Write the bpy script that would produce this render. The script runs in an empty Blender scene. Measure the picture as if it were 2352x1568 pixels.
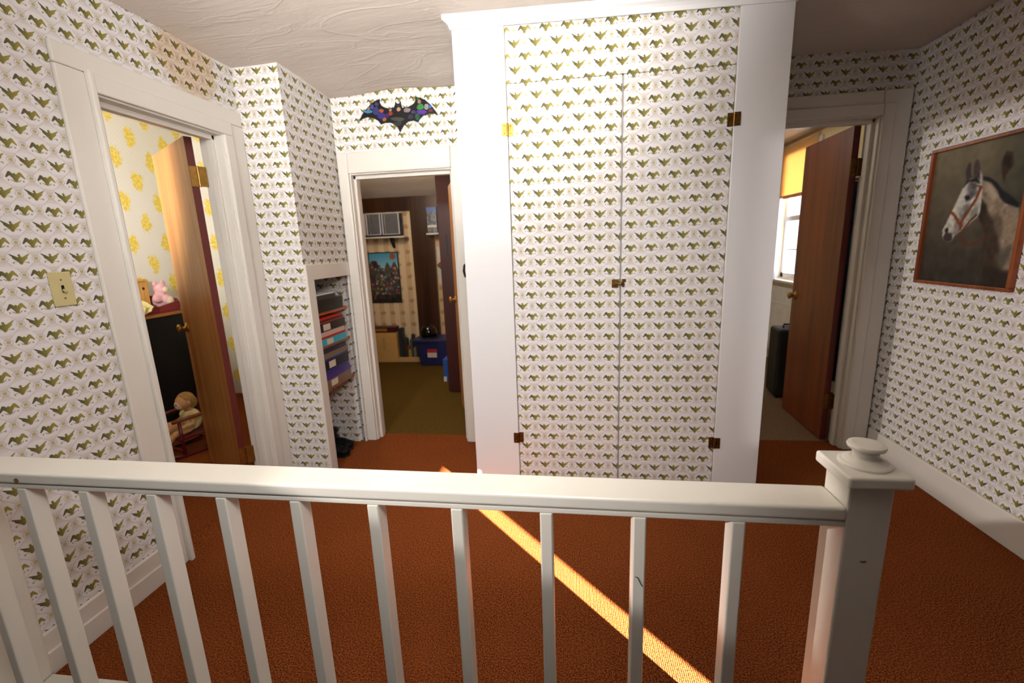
import bpy, bmesh, math, random
import numpy as np
from mathutils import Vector, Matrix
random.seed(7); np.random.seed(7)
C = bpy.context.scene.collection
sc = bpy.context.scene
PI = math.pi

# ------------------------------------------------------------------ camera
F_PX = 1024.4
CAM = np.array([0.0, 0.0, 1.365])
pt, yw, rl = [math.radians(a) for a in (-11.996, 7.6771, -2.1867)]
FW = np.array([-math.sin(yw)*math.cos(pt), math.cos(yw)*math.cos(pt), math.sin(pt)])
RT0 = np.array([math.cos(yw), math.sin(yw), 0.0]); UP0 = np.cross(RT0, FW)
RT = RT0*math.cos(rl)+UP0*math.sin(rl); UP = -RT0*math.sin(rl)+UP0*math.cos(rl)
def at(u, v, axis, val):
    """the place in the room where the sight line through photo point (u,v) meets a wall, shelf or floor plane"""
    d = FW+(u-1176)/F_PX*RT-(v-784)/F_PX*UP
    t = (val-CAM[axis])/d[axis]
    return Vector(CAM+t*d)
cam = bpy.data.cameras.new('camera'); cam_o = bpy.data.objects.new('camera', cam); C.objects.link(cam_o)
cam.sensor_width = 36; cam.lens = 36*F_PX/2352; cam.clip_start = .02
M3 = Matrix((RT, UP, -FW)).transposed()
cam_o.matrix_world = Matrix.Translation(Vector(CAM)) @ M3.to_4x4()
sc.camera = cam_o
cam.dof.use_dof = True; cam.dof.focus_distance = 1.3; cam.dof.aperture_fstop = 3.2

# ------------------------------------------------------------------ node helpers
def lin(c):
    return tuple((x/255/12.92 if x/255 <= .04045 else ((x/255+.055)/1.055)**2.4) for x in c)
class X:
    """a float socket with arithmetic"""
    def __init__(s, nt, v): s.nt, s.v = nt, v
    def _m(s, op, *a, clamp=False):
        n = s.nt.nodes.new('ShaderNodeMath'); n.operation = op; n.use_clamp = clamp
        for i, q in enumerate((s,)+a):
            q = q.v if isinstance(q, X) else q
            if isinstance(q, (int, float)): n.inputs[i].default_value = q
            else: s.nt.links.new(q, n.inputs[i])
        return X(s.nt, n.outputs[0])
    def __add__(s, o): return s._m('ADD', o)
    __radd__ = __add__
    def __sub__(s, o): return s._m('SUBTRACT', o)
    def __rsub__(s, o): return X(s.nt, float(o))._m('SUBTRACT', s) if False else (s*-1.0)+o
    def __mul__(s, o): return s._m('MULTIPLY', o)
    __rmul__ = __mul__
    def __truediv__(s, o): return s._m('DIVIDE', o)
    def abs(s): return s._m('ABSOLUTE')
    def min(s, o): return s._m('MINIMUM', o)
    def max(s, o): return s._m('MAXIMUM', o)
    def sqrt(s): return s._m('SQRT')
    def pow(s, o): return s._m('POWER', o)
    def wrap(s, h): return s._m('WRAP', h, -h)
    def clamp(s): return s._m('ADD', 0.0, clamp=True)
    def lt(s, o): return s._m('LESS_THAN', o)
    def step(s, a, b):
        n = s.nt.nodes.new('ShaderNodeMapRange'); n.interpolation_type = 'SMOOTHSTEP'
        s.nt.links.new(s.v, n.inputs[0]); n.inputs[1].default_value = a; n.inputs[2].default_value = b
        return X(s.nt, n.outputs[0])
    def sin(s): return s._m('SINE')
def mixf(s, a, b): return s*(b-a)+a
class Mat:
    def __init__(s, name, rough=.5, spec=.5):
        s.m = bpy.data.materials.new(name); s.m.use_nodes = True; s.nt = s.m.node_tree
        s.b = s.nt.nodes['Principled BSDF']; s.b.inputs['Roughness'].default_value = rough
        s.b.inputs['Specular IOR Level'].default_value = spec
    def uv(s):
        n = s.nt.nodes.new('ShaderNodeUVMap'); n.uv_map = 'UV'; p = s.nt.nodes.new('ShaderNodeSeparateXYZ')
        s.nt.links.new(n.outputs[0], p.inputs[0]); return X(s.nt, p.outputs[0]), X(s.nt, p.outputs[1]), n.outputs[0]
    def coord(s, kind='Object', scale=(1, 1, 1), rot=(0, 0, 0)):
        n = s.nt.nodes.new('ShaderNodeTexCoord'); m = s.nt.nodes.new('ShaderNodeMapping')
        m.inputs['Scale'].default_value = scale; m.inputs['Rotation'].default_value = rot
        s.nt.links.new(n.outputs[kind], m.inputs[0]); return m.outputs[0]
    def noise(s, vec, scale, detail=3, rough=.55, dist=0):
        n = s.nt.nodes.new('ShaderNodeTexNoise'); s.nt.links.new(vec, n.inputs['Vector'])
        n.inputs['Scale'].default_value = scale; n.inputs['Detail'].default_value = detail
        n.inputs['Roughness'].default_value = rough; n.inputs['Distortion'].default_value = dist
        return X(s.nt, n.outputs[0])
    def voronoi(s, vec, scale, feature='F1'):
        n = s.nt.nodes.new('ShaderNodeTexVoronoi'); s.nt.links.new(vec, n.inputs['Vector']); n.feature = feature
        n.inputs['Scale'].default_value = scale; return X(s.nt, n.outputs[0]), n.outputs[1]
    def mix(s, f, a, b):
        n = s.nt.nodes.new('ShaderNodeMix'); n.data_type = 'RGBA'
        if isinstance(f, X): s.nt.links.new(f.v, n.inputs[0])
        else: n.inputs[0].default_value = f
        for i, q in ((6, a), (7, b)):
            if isinstance(q, tuple): n.inputs[i].default_value = (*q[:3], 1)
            else: s.nt.links.new(q, n.inputs[i])
        return n.outputs[2]
    def color(s, c):
        if isinstance(c, tuple): s.b.inputs['Base Color'].default_value = (*c[:3], 1)
        else: s.nt.links.new(c, s.b.inputs['Base Color'])
        return s
    def bump(s, h, strength=.3, dist=.002):
        n = s.nt.nodes.new('ShaderNodeBump'); n.inputs['Strength'].default_value = strength
        n.inputs['Distance'].default_value = dist; s.nt.links.new(h.v, n.inputs['Height'])
        s.nt.links.new(n.outputs[0], s.b.inputs['Normal']); return s

def plain(name, rgb, rough=.5, spec=.5, var=.06, scale=9, metal=0, bump=0):
    m = Mat(name, rough, spec); c = lin(rgb)
    n = m.noise(m.coord(), scale, 3)
    m.color(m.mix(n.step(.3, .7), tuple(x*(1-var) for x in c), tuple(min(1, x*(1+var)) for x in c)))
    m.b.inputs['Metallic'].default_value = metal
    if bump: m.bump(m.noise(m.coord(), 60, 3), bump, .002)
    return m.m

# ---- the eagle wallpaper
def eagle_paper(name, stain=None, base_dim=1.0):
    m = Mat(name, .62, .25); U, V, vec = m.uv()
    U = U*100.0; V = V*100.0                          # centimetres on the wall
    wob = (m.noise(vec, 120, 2)-.5)*.5
    HA, HB = 4.725, 5.25
    uA, vA = U.wrap(HA), V.wrap(HB); uB, vB = (U-HA).wrap(HA), (V-HB).wrap(HB)
    mA = (uA/4.7)*(uA/4.7)+(vA/5.0)*(vA/5.0); mB = (uB/4.7)*(uB/4.7)+(vB/5.0)*(vB/5.0)
    s = mB.lt(mA)                                     # 0: wings raised, 1: wings folded down
    u = mixf(s, uA, uB); v = mixf(s, vA, vB); ax = u.abs()
    def sel(a, b): return s*(b-a)+a
    u, v, ax = u*.88, v*.88, ax*.88
    def capsule(a0, a1, b0, b1, ra, rb):
        px_, py_ = ax-a0, v-a1; dx, dy = b0-a0, b1-a1
        t = ((px_*dx+py_*dy)/(dx*dx+dy*dy)).clamp()
        ex, ey = px_-t*dx, py_-t*dy
        return (ex*ex+ey*ey).sqrt()-((rb-ra)*t+ra)
    w1 = capsule(sel(.3, .2), sel(-.35, -.25), sel(2.5, 1.35), sel(1.3, .85), sel(.5, .5), sel(.05, .40))
    w2 = capsule(sel(.5, 1.35), sel(-.3, .85), sel(1.5, 2.35), sel(.40, -.25), sel(.5, .42), sel(.40, .12))
    by = v+sel(.42, .32); body = ((u/.6)*(u/.6)+(by/sel(1.05, .92))*(by/sel(1.05, .92))).sqrt()-1.0
    hx, hy = u+.12, v-sel(.95, .62); head = (hx*hx+hy*hy).sqrt()-.27
    d = w1.min(w2).min(body*.5).min(head)
    bird = 1.0-d.step(.03, .15)
    # branch under the raised bird, ribbon under the folded one
    br = ((v+.95+u*.06).abs()-.07).max(ax-1.9)
    lx, ly = ax-1.9, v+1.12; leaf = (lx*lx+ly*ly).sqrt()-.26
    ry = v+.2; rib = (((u*u*.75+ry*ry).sqrt()-1.22).abs()-.13).max(v+.85)
    br = sel(br.min(leaf), rib.min(leaf+.02))
    branch = (1.0-br.step(-.04, .07))*.75
    # medallions
    m1 = ((U-HA).wrap(HA), V.wrap(HB)); m2 = (U.wrap(HA), (V-HB).wrap(HB))
    h1 = (m1[0]*m1[0]*.75+m1[1]*m1[1]*1.5).sqrt(); h2 = (m2[0]*m2[0]*.75+m2[1]*m2[1]*1.5).sqrt(); dm = h1.min(h2)
    # wreath outline
    q = ((ax/3.0).pow(3.0)+(v.abs()/2.15).pow(3.0)).pow(1/3)+wob*.35
    inside = 1.0-q.step(1.0, 1.35)
    line = (1.0-(((mA-mB)+wob*.42).abs()).step(.012, .085))*m.noise(vec, 70, 2).step(.32, .5)
    med = 1.0-dm.step(.5, .7); halo = 1.0-dm.step(1.05, 1.35); ring = 1.0-((dm-1.1+wob*.3).abs()).step(.06, .2)
    white, beige = lin((222, 219, 220)), lin((210, 203, 199))
    mott = m.noise(vec, 160, 4)
    c = m.mix(mott.step(.35, .65), beige, lin((215, 210, 208)))
    big = m.noise(vec, 6, 3)
    c = m.mix(big.step(.4, .75)*.5, c, lin((200, 184, 168)))
    c = m.mix((1.0-dm.step(.9, 2.3))*.55, c, lin((196, 184, 176)))
    c = m.mix(inside, c, white)
    c = m.mix(line*.5, c, lin((158, 146, 148)))
    c = m.mix(halo*.35, c, white); c = m.mix(ring*.5, c, lin((158, 146, 140)))
    c = m.mix(med*.85, c, lin((172, 164, 84)))
    olive = m.mix((u*.35+.5+(m.noise(vec, 260, 3)-.5)*1.6).clamp(), lin((72, 70, 16)), lin((142, 131, 42)))
    c = m.mix(branch, c, lin((128, 122, 78)))
    c = m.mix(bird*.96, c, olive)
    if stain:
        (su, sv, ru, rv) = stain
        P = m.coord('Object'); sp = m.nt.nodes.new('ShaderNodeSeparateXYZ'); m.nt.links.new(P, sp.inputs[0])
        a, b = X(m.nt, sp.outputs[1]), X(m.nt, sp.outputs[2])
        e = ((a-su)/ru)*((a-su)/ru)+((b-sv)/rv)*((b-sv)/rv)+(m.noise(P, 9, 3)-.5)*1.6
        cut = 1.0-((a-(su+ru*.8))).step(-.01, .005)     # the stain stops at a paper seam
        f = (1.0-e.step(.5, 1.3))*cut*.55
        n = m.nt.nodes.new('ShaderNodeMix'); n.data_type = 'RGBA'; n.blend_type = 'MULTIPLY'
        m.nt.links.new(f.v, n.inputs[0]); m.nt.links.new(c, n.inputs[6]); n.inputs[7].default_value = (*lin((222, 186, 128)), 1)
        c = n.outputs[2]
    m.color(c); m.bump(m.noise(vec, 30, 3), .12, .003)
    return m.m

def paint(name, rgb, rough=.38, grime=.10):
    m = Mat(name, rough, .45); c = lin(rgb); v = m.coord()
    n = m.noise(v, 3.5, 4); k = m.noise(v, 45, 4, .7)
    col = m.mix(n.step(.45, .8)*grime*2, c, tuple(x*y for x, y in zip(c, (.88, .85, .80))))
    col = m.mix(k.step(.66, .74)*grime*1.6, col, tuple(x*.62 for x in c))
    m.color(col); m.bump(m.noise(v, 28, 3), .10, .003); return m.m

def wood(name, dark, light, axis=2, scale=1.0, rough=.35):
    m = Mat(name, rough, .45); sc_ = [38*scale]*3; sc_[axis] = 1.6*scale
    v = m.coord('Object', tuple(sc_)); n = m.noise(v, 1.0, 5, .6, .6)
    s2 = [5*scale]*3; s2[axis] = .35*scale
    n2 = m.noise(m.coord('Object', tuple(s2)), 1.0, 3, .5, 1.2)
    c = m.mix((n*.55+n2*.75-.15).step(.25, .75), lin(dark), lin(light)); m.color(c); m.bump(n, .08, .001); return m.m

def carpet(name, dark, light, pitch=.0065, sheen=.25):
    m = Mat(name, .95, .05); v = m.coord()
    n = m.noise(v, 190, 3, .7); b = m.noise(v, 3.0, 3)
    c = m.mix(n.step(.36, .66), lin(dark), lin(light))
    c = m.mix(b.step(.3, .8)*.35, c, lin(tuple(x*.80 for x in light)))
    m.color(c)
    sp = m.nt.nodes.new('ShaderNodeSeparateXYZ'); m.nt.links.new(m.coord(), sp.inputs[0])
    x, y = X(m.nt, sp.outputs[0]), X(m.nt, sp.outputs[1])
    w = (m.noise(m.coord(), 60, 2)-.5)*2.2
    rows = ((x*(2*PI/pitch)+w).sin()+1.0)*.5; loops = ((y*(2*PI/(pitch*.8))+w*2.0+(x*(PI/pitch)).sin()*2.0).sin()+1.0)*.5
    m.bump(rows*.5+loops*.4+n*.8, .7, .004)
    m.b.inputs['Sheen Weight'].default_value = sheen; m.b.inputs['Sheen Roughness'].default_value = .5
    m.b.inputs['Sheen Tint'].default_value = (*lin(light), 1)
    return m.m

def col_attr(name, rough=.4, spec=.4):
    m = Mat(name, rough, spec); n = m.nt.nodes.new('ShaderNodeVertexColor'); n.layer_name = 'Col'
    m.color(n.outputs[0]); return m.m

def emit(name, rgb, strength):
    m = bpy.data.materials.new(name); m.use_nodes = True; b = m.node_tree.nodes['Principled BSDF']
    b.inputs['Emission Color'].default_value = (*lin(rgb), 1); b.inputs['Emission Strength'].default_value = strength
    b.inputs['Base Color'].default_value = (*lin(rgb), 1); return m

EAGLE = eagle_paper('eagle_wallpaper')
EAGLE_L = eagle_paper('eagle_wallpaper_stained', stain=(2.12, 2.27, .20, .17))
WHITE = paint('white_trim_paint', (218, 213, 204))
WHITE2 = paint('white_panel_paint', (222, 221, 222), .42, .03)
RAILP = paint('cream_rail_paint', (222, 218, 207), .34, .16)
RUST = carpet('rust_loop_carpet', (46, 20, 8), (164, 87, 41))
GREEN = carpet('green_carpet', (58, 44, 16), (112, 86, 38))
BEIGE = carpet('beige_carpet', (110, 86, 66), (160, 130, 104))
WOODFLOOR = wood('dark_wood_floor', (50, 20, 10), (110, 52, 26), 1)
VENEER = wood('orange_birch_veneer', (150, 92, 44), (190, 138, 82), 2)
MAHOG = wood('mahogany_veneer', (88, 36, 14), (140, 68, 28), 2)
MAROON = plain('maroon_edge_paint', (92, 30, 22), .45)
BRASS = plain('aged_brass', (172, 134, 70), .38, .5, .15, 40, 1)
BRASS_D = plain('dark_brass', (120, 88, 44), .4, .5, .25, 60, 1)
SHELFW = wood('orange_pine_shelf', (140, 78, 34), (190, 116, 60), 1)
DARKWOOD = wood('dark_brown_beam', (38, 20, 12), (74, 42, 24), 2, .7)
FRAMEW = wood('picture_frame_wood', (96, 44, 20), (150, 78, 38), 2, 2)
BLACK = plain('black_plastic', (20, 20, 22), .45)
BLACKM = plain('matt_black', (7, 7, 8), .6, .25)

# ceiling plaster with trowel ridges
def ceiling_mat(name, rgb):
    m = Mat(name, .75, .2); v = m.coord('Object', (1, 2.6, 1), (0, 0, .22))
    n = m.noise(v, 2.0, 4, .5, .8); n2 = m.noise(m.coord('Object', (1, 3.5, 1), (0, 0, -.15)), 6, 3, .5, 1.0)
    ridge = 1.0-((n-.5).abs()).step(0, .035)
    m.color(m.mix(n2.step(.3, .8)*.5, lin(rgb), tuple(x*.93 for x in lin(rgb))))
    m.bump(n*.8+n2*.15+ridge*.10, .26, .03); return m.m
PLASTER = ceiling_mat('ceiling_plaster', (208, 198, 188))

# ------------------------------------------------------------------ mesh helpers
def box(bm, x0, x1, y0, y1, z0, z1, M=None):
    vs = [bm.verts.new((x, y, z)) for x in (x0, x1) for y in (y0, y1) for z in (z0, z1)]
    for f in ((0, 1, 3, 2), (4, 6, 7, 5), (0, 4, 5, 1), (2, 3, 7, 6), (0, 2, 6, 4), (1, 5, 7, 3)):
        bm.faces.new([vs[i] for i in f])
    if M is not None: bmesh.ops.transform(bm, matrix=M, verts=vs)
    return vs
def B(*a, M=None):
    bm = bmesh.new(); box(bm, *a, M=M); return bm
def prism(bm, pts, axis, a, b):
    """extrude a 2-D outline along an axis from a to b"""
    def P(p, t):
        q = list(p); q.insert(axis, t); return q
    lo = [bm.verts.new(P(p, a)) for p in pts]; hi = [bm.verts.new(P(p, b)) for p in pts]
    bm.faces.new(lo); bm.faces.new(hi[::-1]); n = len(pts)
    for i in range(n): bm.faces.new((lo[i], hi[i], hi[(i+1) % n], lo[(i+1) % n]))
    bmesh.ops.recalc_face_normals(bm, faces=bm.faces[:]); return lo+hi
def lathe(bm, prof, seg=28, M=None):
    rings = []
    for r, z in prof:
        rings.append([bm.verts.new((max(r, 1e-5)*math.cos(2*PI*i/seg), max(r, 1e-5)*math.sin(2*PI*i/seg), z)) for i in range(seg)])
    for a, b in zip(rings, rings[1:]):
        for i in range(seg): bm.faces.new((a[i], a[(i+1) % seg], b[(i+1) % seg], b[i]))
    bm.faces.new(rings[0][::-1]); bm.faces.new(rings[-1])
    vs = [v for r in rings for v in r]
    if M is not None: bmesh.ops.transform(bm, matrix=M, verts=vs)
    return vs
def tube(bm, pts, r, seg=10, r2=None):
    pts = [Vector(p) for p in pts]; rings = []
    for i, p in enumerate(pts):
        t = (pts[min(i+1, len(pts)-1)]-pts[max(i-1, 0)]).normalized()
        a = t.orthogonal().normalized(); b = t.cross(a)
        if i and rings:                                  # keep the frame from twisting
            pa = rings[-1][0].co-pts[i-1]; a = (pa-t*pa.dot(t)).normalized(); b = t.cross(a)
        rr = r if r2 is None else r+(r2-r)*i/(len(pts)-1)
        rings.append([bm.verts.new(p+a*rr*math.cos(2*PI*k/seg)+b*rr*math.sin(2*PI*k/seg)) for k in range(seg)])
    for a, b in zip(rings, rings[1:]):
        for k in range(seg): bm.faces.new((a[k], a[(k+1) % seg], b[(k+1) % seg], b[k]))
    bm.faces.new(rings[0][::-1]); bm.faces.new(rings[-1]); return bm
def ball(bm, c, r, M=None):
    r = (r, r, r) if isinstance(r, (int, float)) else r
    m = Matrix.Translation(c) @ (M if M is not None else Matrix()) @ Matrix.Diagonal((*r, 1))
    bmesh.ops.create_uvsphere(bm, u_segments=20, v_segments=12, radius=1, matrix=m); return bm

def wpos(o):
    p = Vector((0, 0, 0))
    while o is not None: p += o.location; o = o.parent
    return p
def obj(name, bm, mat, parent=None, local=False, bev=0, smooth=False, uvmap=None, remesh=0, seg=2):
    """link one bmesh as one object; world-built meshes are moved into their parent's frame"""
    bmesh.ops.recalc_face_normals(bm, faces=bm.faces[:])
    uvl = bm.loops.layers.uv.new('UV'); (u0, pa, v0, pb) = uvmap or (0, .0945, 0, .105)
    for f in bm.faces:
        n = f.normal; ax = max(range(3), key=lambda i: abs(n[i]))
        for l in f.loops:
            c = l.vert.co; p = (c.y, c.z) if ax == 0 else (c.x, c.z) if ax == 1 else (c.x, c.y)
            l[uvl].uv = ((p[0]-u0)/pa*.0945, (p[1]-v0)/pb*.105)
    if parent is not None and not local: bmesh.ops.translate(bm, vec=-wpos(parent), verts=bm.verts[:])
    me = bpy.data.meshes.new(name); bm.to_mesh(me); bm.free()
    if smooth:
        for p in me.polygons: p.use_smooth = True
    o = bpy.data.objects.new(name, me); C.objects.link(o)
    if mat is not None: me.materials.append(mat)
    if parent is not None: o.parent = parent
    if bev:
        b = o.modifiers.new('bevel', 'BEVEL'); b.width = bev; b.segments = seg; b.limit_method = 'ANGLE'; b.angle_limit = math.radians(50)
    if remesh:
        r = o.modifiers.new('remesh', 'REMESH'); r.mode = 'VOXEL'; r.voxel_size = remesh; r.use_smooth_shade = True
        s_ = o.modifiers.new('smooth', 'SMOOTH'); s_.iterations = 6; s_.factor = .5
    return o
def thing(name, label, cat, loc=(0, 0, 0), rotz=0, group=None):
    o = bpy.data.objects.new(name, None); C.objects.link(o); o.empty_display_size = .05
    o.location = loc; o.rotation_euler = (0, 0, rotz); return tag(o, label, cat, group)
def tag(o, label, cat, group=None):
    o['label'] = label; o['category'] = cat
    if group: o['group'] = group
    return o
def struct(name, bm, mat, label=None, parent=None, **k):
    o = obj(name, bm, mat, parent, **k)
    if parent is None:
        o['kind'] = 'structure'
        if label: o['label'] = label
        o['category'] = name.split('_')[0]
    return o
def paint_grid(name, corner, du, dv, nx, ny, rgb, mat, parent):
    """a flat picture: a grid whose vertex colours carry the print; rgb is (ny,nx,3) in 0-255"""
    me = bpy.data.meshes.new(name); o0 = wpos(parent)
    vs = [Vector(corner)+Vector(du)*(i/(nx-1))+Vector(dv)*(j/(ny-1))-o0 for j in range(ny) for i in range(nx)]
    fs = [(j*nx+i, j*nx+i+1, (j+1)*nx+i+1, (j+1)*nx+i) for j in range(ny-1) for i in range(nx-1)]
    me.from_pydata(vs, [], fs); c = rgb.reshape(-1, 3)/255.0
    c = np.where(c <= .04045, c/12.92, ((c+.055)/1.055)**2.4)
    a = me.color_attributes.new('Col', 'FLOAT_COLOR', 'POINT')
    a.data.foreach_set('color', np.concatenate([c, np.ones((len(c), 1))], 1).ravel().astype(np.float32))
    me.materials.append(mat); o = bpy.data.objects.new(name, me); C.objects.link(o); o.parent = parent; return o
def inpoly(S, T, poly):
    r = np.zeros(S.shape, bool); n = len(poly)
    for i in range(n):
        (x1, y1), (x2, y2) = poly[i], poly[(i+1) % n]
        if y1 == y2: continue
        k = ((y1 > T) != (y2 > T)) & (S < (x2-x1)*(T-y1)/(y2-y1)+x1); r ^= k
    return r
def blur(a, n=1):
    for _ in range(n):
        p = np.pad(a, ((1, 1), (1, 1), (0, 0)), 'edge')
        a = (p[:-2, 1:-1]+p[2:, 1:-1]+p[1:-1, :-2]+p[1:-1, 2:]+2*p[1:-1, 1:-1])/6
    return a

# ------------------------------------------------------------------ the room
XL, XR, YB, H = -1.776, 1.89, 2.95, 2.348
YC, YCH, XCH = 2.2467, 2.4166, -1.513          # closet front, chase front, chase side
XC0, XC1, XP0, XP1 = -.5257, .9408, -.2849, .7243
zl, zr = at(1157, 59, 1, YC-.012).z, at(1698, 13, 1, YC-.012).z
def zt(x): return zl+(zr-zl)*(x-XP0)/(XP1-XP0)
D1 = (1.619, 2.26, 1.986); D2 = (-1.4314, -.7431, 1.87); D3 = (1.03, 1.7329, 2.0045)
TOP = 2.60; YN = -1.25; WT = .12
UL = (1.3533, .0889, 1.386, .104); UR = (2.736, .0840, 1.0035, .0995); UBK = (-1.4776, .094, 2.244, .1045)
UCF = (-1.6327, .0955, 2.2204, .105); UCS = (2.5685, .092, 2.2134, .105); UCL = (.0476, .0963, 1.2852, .1088)

# left wall with the bedroom doorway and, back on the stair, an added opening that shapes light
WL = (.20, .527, 1.228, 1.570)
bm = bmesh.new()
box(bm, XL-WT, XL, YN, WL[0], -1.3, TOP); box(bm, XL-WT, XL, WL[1], D1[0], -1.3, TOP)
box(bm, XL-WT, XL, WL[0], WL[1], -1.3, WL[2]); box(bm, XL-WT, XL, WL[0], WL[1], WL[3], TOP)
box(bm, XL-WT, XL, D1[0], D1[1], D1[2], TOP); box(bm, XL-WT, XL, D1[1], YCH+.02, -.02, TOP); box(bm, XL-WT, XL, D1[0], D1[1], -.25, -.005)
struct('wall_left', bm, EAGLE_L, 'wall papered with olive eagles holding the bedroom door', uvmap=UL)
# right wall, with a tall narrow slit window behind the viewer
SL = (-.548, -.384, .70, 1.415)
bm = bmesh.new()
box(bm, XR, XR+.02, YN, SL[0], -.1, TOP); box(bm, XR, XR+.02, SL[1], YB, -.1, TOP)
box(bm, XR, XR+.02, SL[0], SL[1], -.1, SL[2]); box(bm, XR, XR+.02, SL[0], SL[1], SL[3], TOP)
struct('wall_right', bm, EAGLE, 'eagle papered wall carrying the horse picture', uvmap=UR)
# back wall with two doorways
bm = bmesh.new()
box(bm, XCH-.3, D2[0], YB, YB+WT, -.02, TOP); box(bm, D2[1], D3[0], YB, YB+WT, -.02, TOP); box(bm, D3[1], XR+.02, YB, YB+WT, -.02, TOP)
box(bm, D2[0], D2[1], YB, YB+WT, D2[2], TOP); box(bm, D3[0], D3[1], YB, YB+WT, D3[2], TOP)
struct('wall_back', bm, EAGLE, 'eagle papered end wall with two doorways', uvmap=UBK)
# the chase: a boxed-out bit of wall whose side holds the shelf niche
N0, N1, NZ = 2.4826, 2.9035, 1.2164
struct('wall_chase_front', B(XL-.02, XCH, YCH, N0-.02, -.02, TOP), EAGLE, 'short papered wall beside the bedroom door', uvmap=UCF)
bm = bmesh.new()
box(bm, XCH-.02, XCH, N0-.021, YB, NZ, TOP)
struct('wall_chase_side', bm, EAGLE, 'papered wall above the shelf niche', uvmap=UCS)
bm = bmesh.new()
box(bm, -1.84, -1.82, N0-.02, YB-.001, 0, NZ+.02); box(bm, -1.82, XCH-.022, N0-.02, N0, 0, NZ+.02)
box(bm, -1.82, XCH-.02, N1, N1+.02, 0, NZ+.02); box(bm, -1.82, XCH-.022, N0, N1, NZ, NZ+.02)
struct('wall_niche', bm, EAGLE, 'papered inside of the shelf niche', uvmap=UBK)
# rear and stair walls, out of the photo
bm = bmesh.new(); box(bm, XL-WT, XR+.02, YN-.02, YN, -1.3, TOP)
struct('wall_rear', bm, DARKWOOD, 'wall behind the stair, dark finish added to cut bounced light')  # unseen wall, made dark to cut light bounced from behind
# ceiling: an old sagging plaster sheet
CP = [((-1.776, 1.72), .015), ((-1.776, 2.41), 0), ((-1.513, 2.95), -.012), ((-.7, 2.95), -.004), 
      ((1.5, 2.6), -.02), ((1.89, 2.95), -.018), ((1.1, 2.95), -.006), ((0, 0), 0), ((1.9, 0), -.01), ((-1.8, 0), .02), ((.2, 2.95), -.01)]
for i in range(15):
    x = XC0-.06+(XC1-XC0+.12)*i/14
    for y in (2.12, 2.20, 2.28): CP.append(((x, y), zt(x)+.052-H))
def sag(x, y):
    w = s = 0
    for (a, b), d in CP:
        k = 1/((x-a)**2+(y-b)**2+.004)**1.5; w += k; s += k*d
    return H+s/w
bm = bmesh.new(); nx, ny = 60, 60; G = []
for i in range(nx+1):
    for j in range(ny+1):
        x = XL-.05+(XR+.07-XL)*i/nx; y = YN+(YB+.05-YN)*j/ny; G.append(bm.verts.new((x, y, sag(x, y))))
for i in range(nx):
    for j in range(ny):
        a = i*(ny+1)+j; bm.faces.new((G[a], G[a+1], G[a+ny+2], G[a+ny+1]))
r = bmesh.ops.extrude_face_region(bm, geom=bm.faces[:])
bmesh.ops.translate(bm, vec=(0, 0, .12), verts=[v for v in r['geom'] if isinstance(v, bmesh.types.BMVert)])
struct('ceiling', bm, PLASTER, 'uneven plaster ceiling of the hall', smooth=True)
# floors
bm = bmesh.new(); box(bm, XL-.001, XR, .80, YB+.10, -.10, -.0); box(bm, .50, XR, YN, .80, -.10, 0); box(bm, -1.82, XL-.001, N0, N1, -.10, 0)
struct('floor', bm, RUST, 'rust orange loop carpet of the hall')
bm = bmesh.new(); box(bm, XL, .50, YN, .78, -1.3, -1.2)
struct('floor_stair', bm, RUST, 'carpeted stair landing below the railing')
bm = bmesh.new(); box(bm, XL, .50, .76, .7999, -1.2, -.013); box(bm, .49, .4999, YN, .76, -1.2, -.013)
struct('wall_stairwell', bm, WOODFLOOR, 'wooden stairwell side under the railing')

# baseboards
bm = bmesh.new(); box(bm, XL, XL+.016, 1.035, 1.488, 0, .150); box(bm, XL, XL+.024, 1.035, 1.488, 0, .085)
struct('baseboard_left', bm, WHITE, 'white two-step baseboard under the light switch', bev=.004)
bm = bmesh.new(); box(bm, XR-.018, XR, YN, YB-.03, 0, .155)
struct('baseboard_right', bm, WHITE, 'white baseboard below the horse picture', bev=.004)

# casings -----------------------------------------------------------
def ring(bm, mk, a0, a1, z1, w0, w1, wt, d0, d1):
    """three boards round a doorway: mk maps (along, out, z) to a box"""
    mk(bm, a0-w0, a0, d0, d1, 0, z1+wt); mk(bm, a1, a1+w1, d0, d1, 0, z1+wt); mk(bm, a0, a1, d0, d1, z1, z1+wt)
def mkL(bm, a, b, d0, d1, z0, z1): box(bm, XL+d0, XL+d1, a, b, z0, z1)
def mkB(bm, a, b, d0, d1, z0, z1): box(bm, a, b, YB-d1, YB-d0, z0, z1)
bm = bmesh.new(); mkL(bm, 1.495, 1.60, 0, .016, 0, 2.05); mkL(bm, 2.26, YCH-.002, 0, .016, 0, 2.05); mkL(bm, 1.495, YCH-.002, 0, .016, 2.051, 2.125)
mkL(bm, D1[0]-.022, D1[0], .010, .034, 0, 2.058); mkL(bm, D1[0]-.008, D1[0]+.004, .0, .030, 0, D1[2]); mkL(bm, D1[0], 2.32, .010, .026, D1[2], 2.055); mkL(bm, 2.26, 2.32, .010, .026, 0, D1[2])
struct('trim_1', bm, WHITE, 'white casing round the bedroom doorway on the left', bev=.006)
bm = bmesh.new(); mkB(bm, D2[0]-.07, D2[0], .0, .030, 0, D2[2]+.13); mkB(bm, D2[1], D2[1]+.075, .0, .030, 0, D2[2]+.13); mkB(bm, D2[0], D2[1], 0, .028, D2[2], D2[2]+.13)
struct('trim_2', bm, WHITE, 'white casing round the doorway of the toy room', bev=.008)
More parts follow.
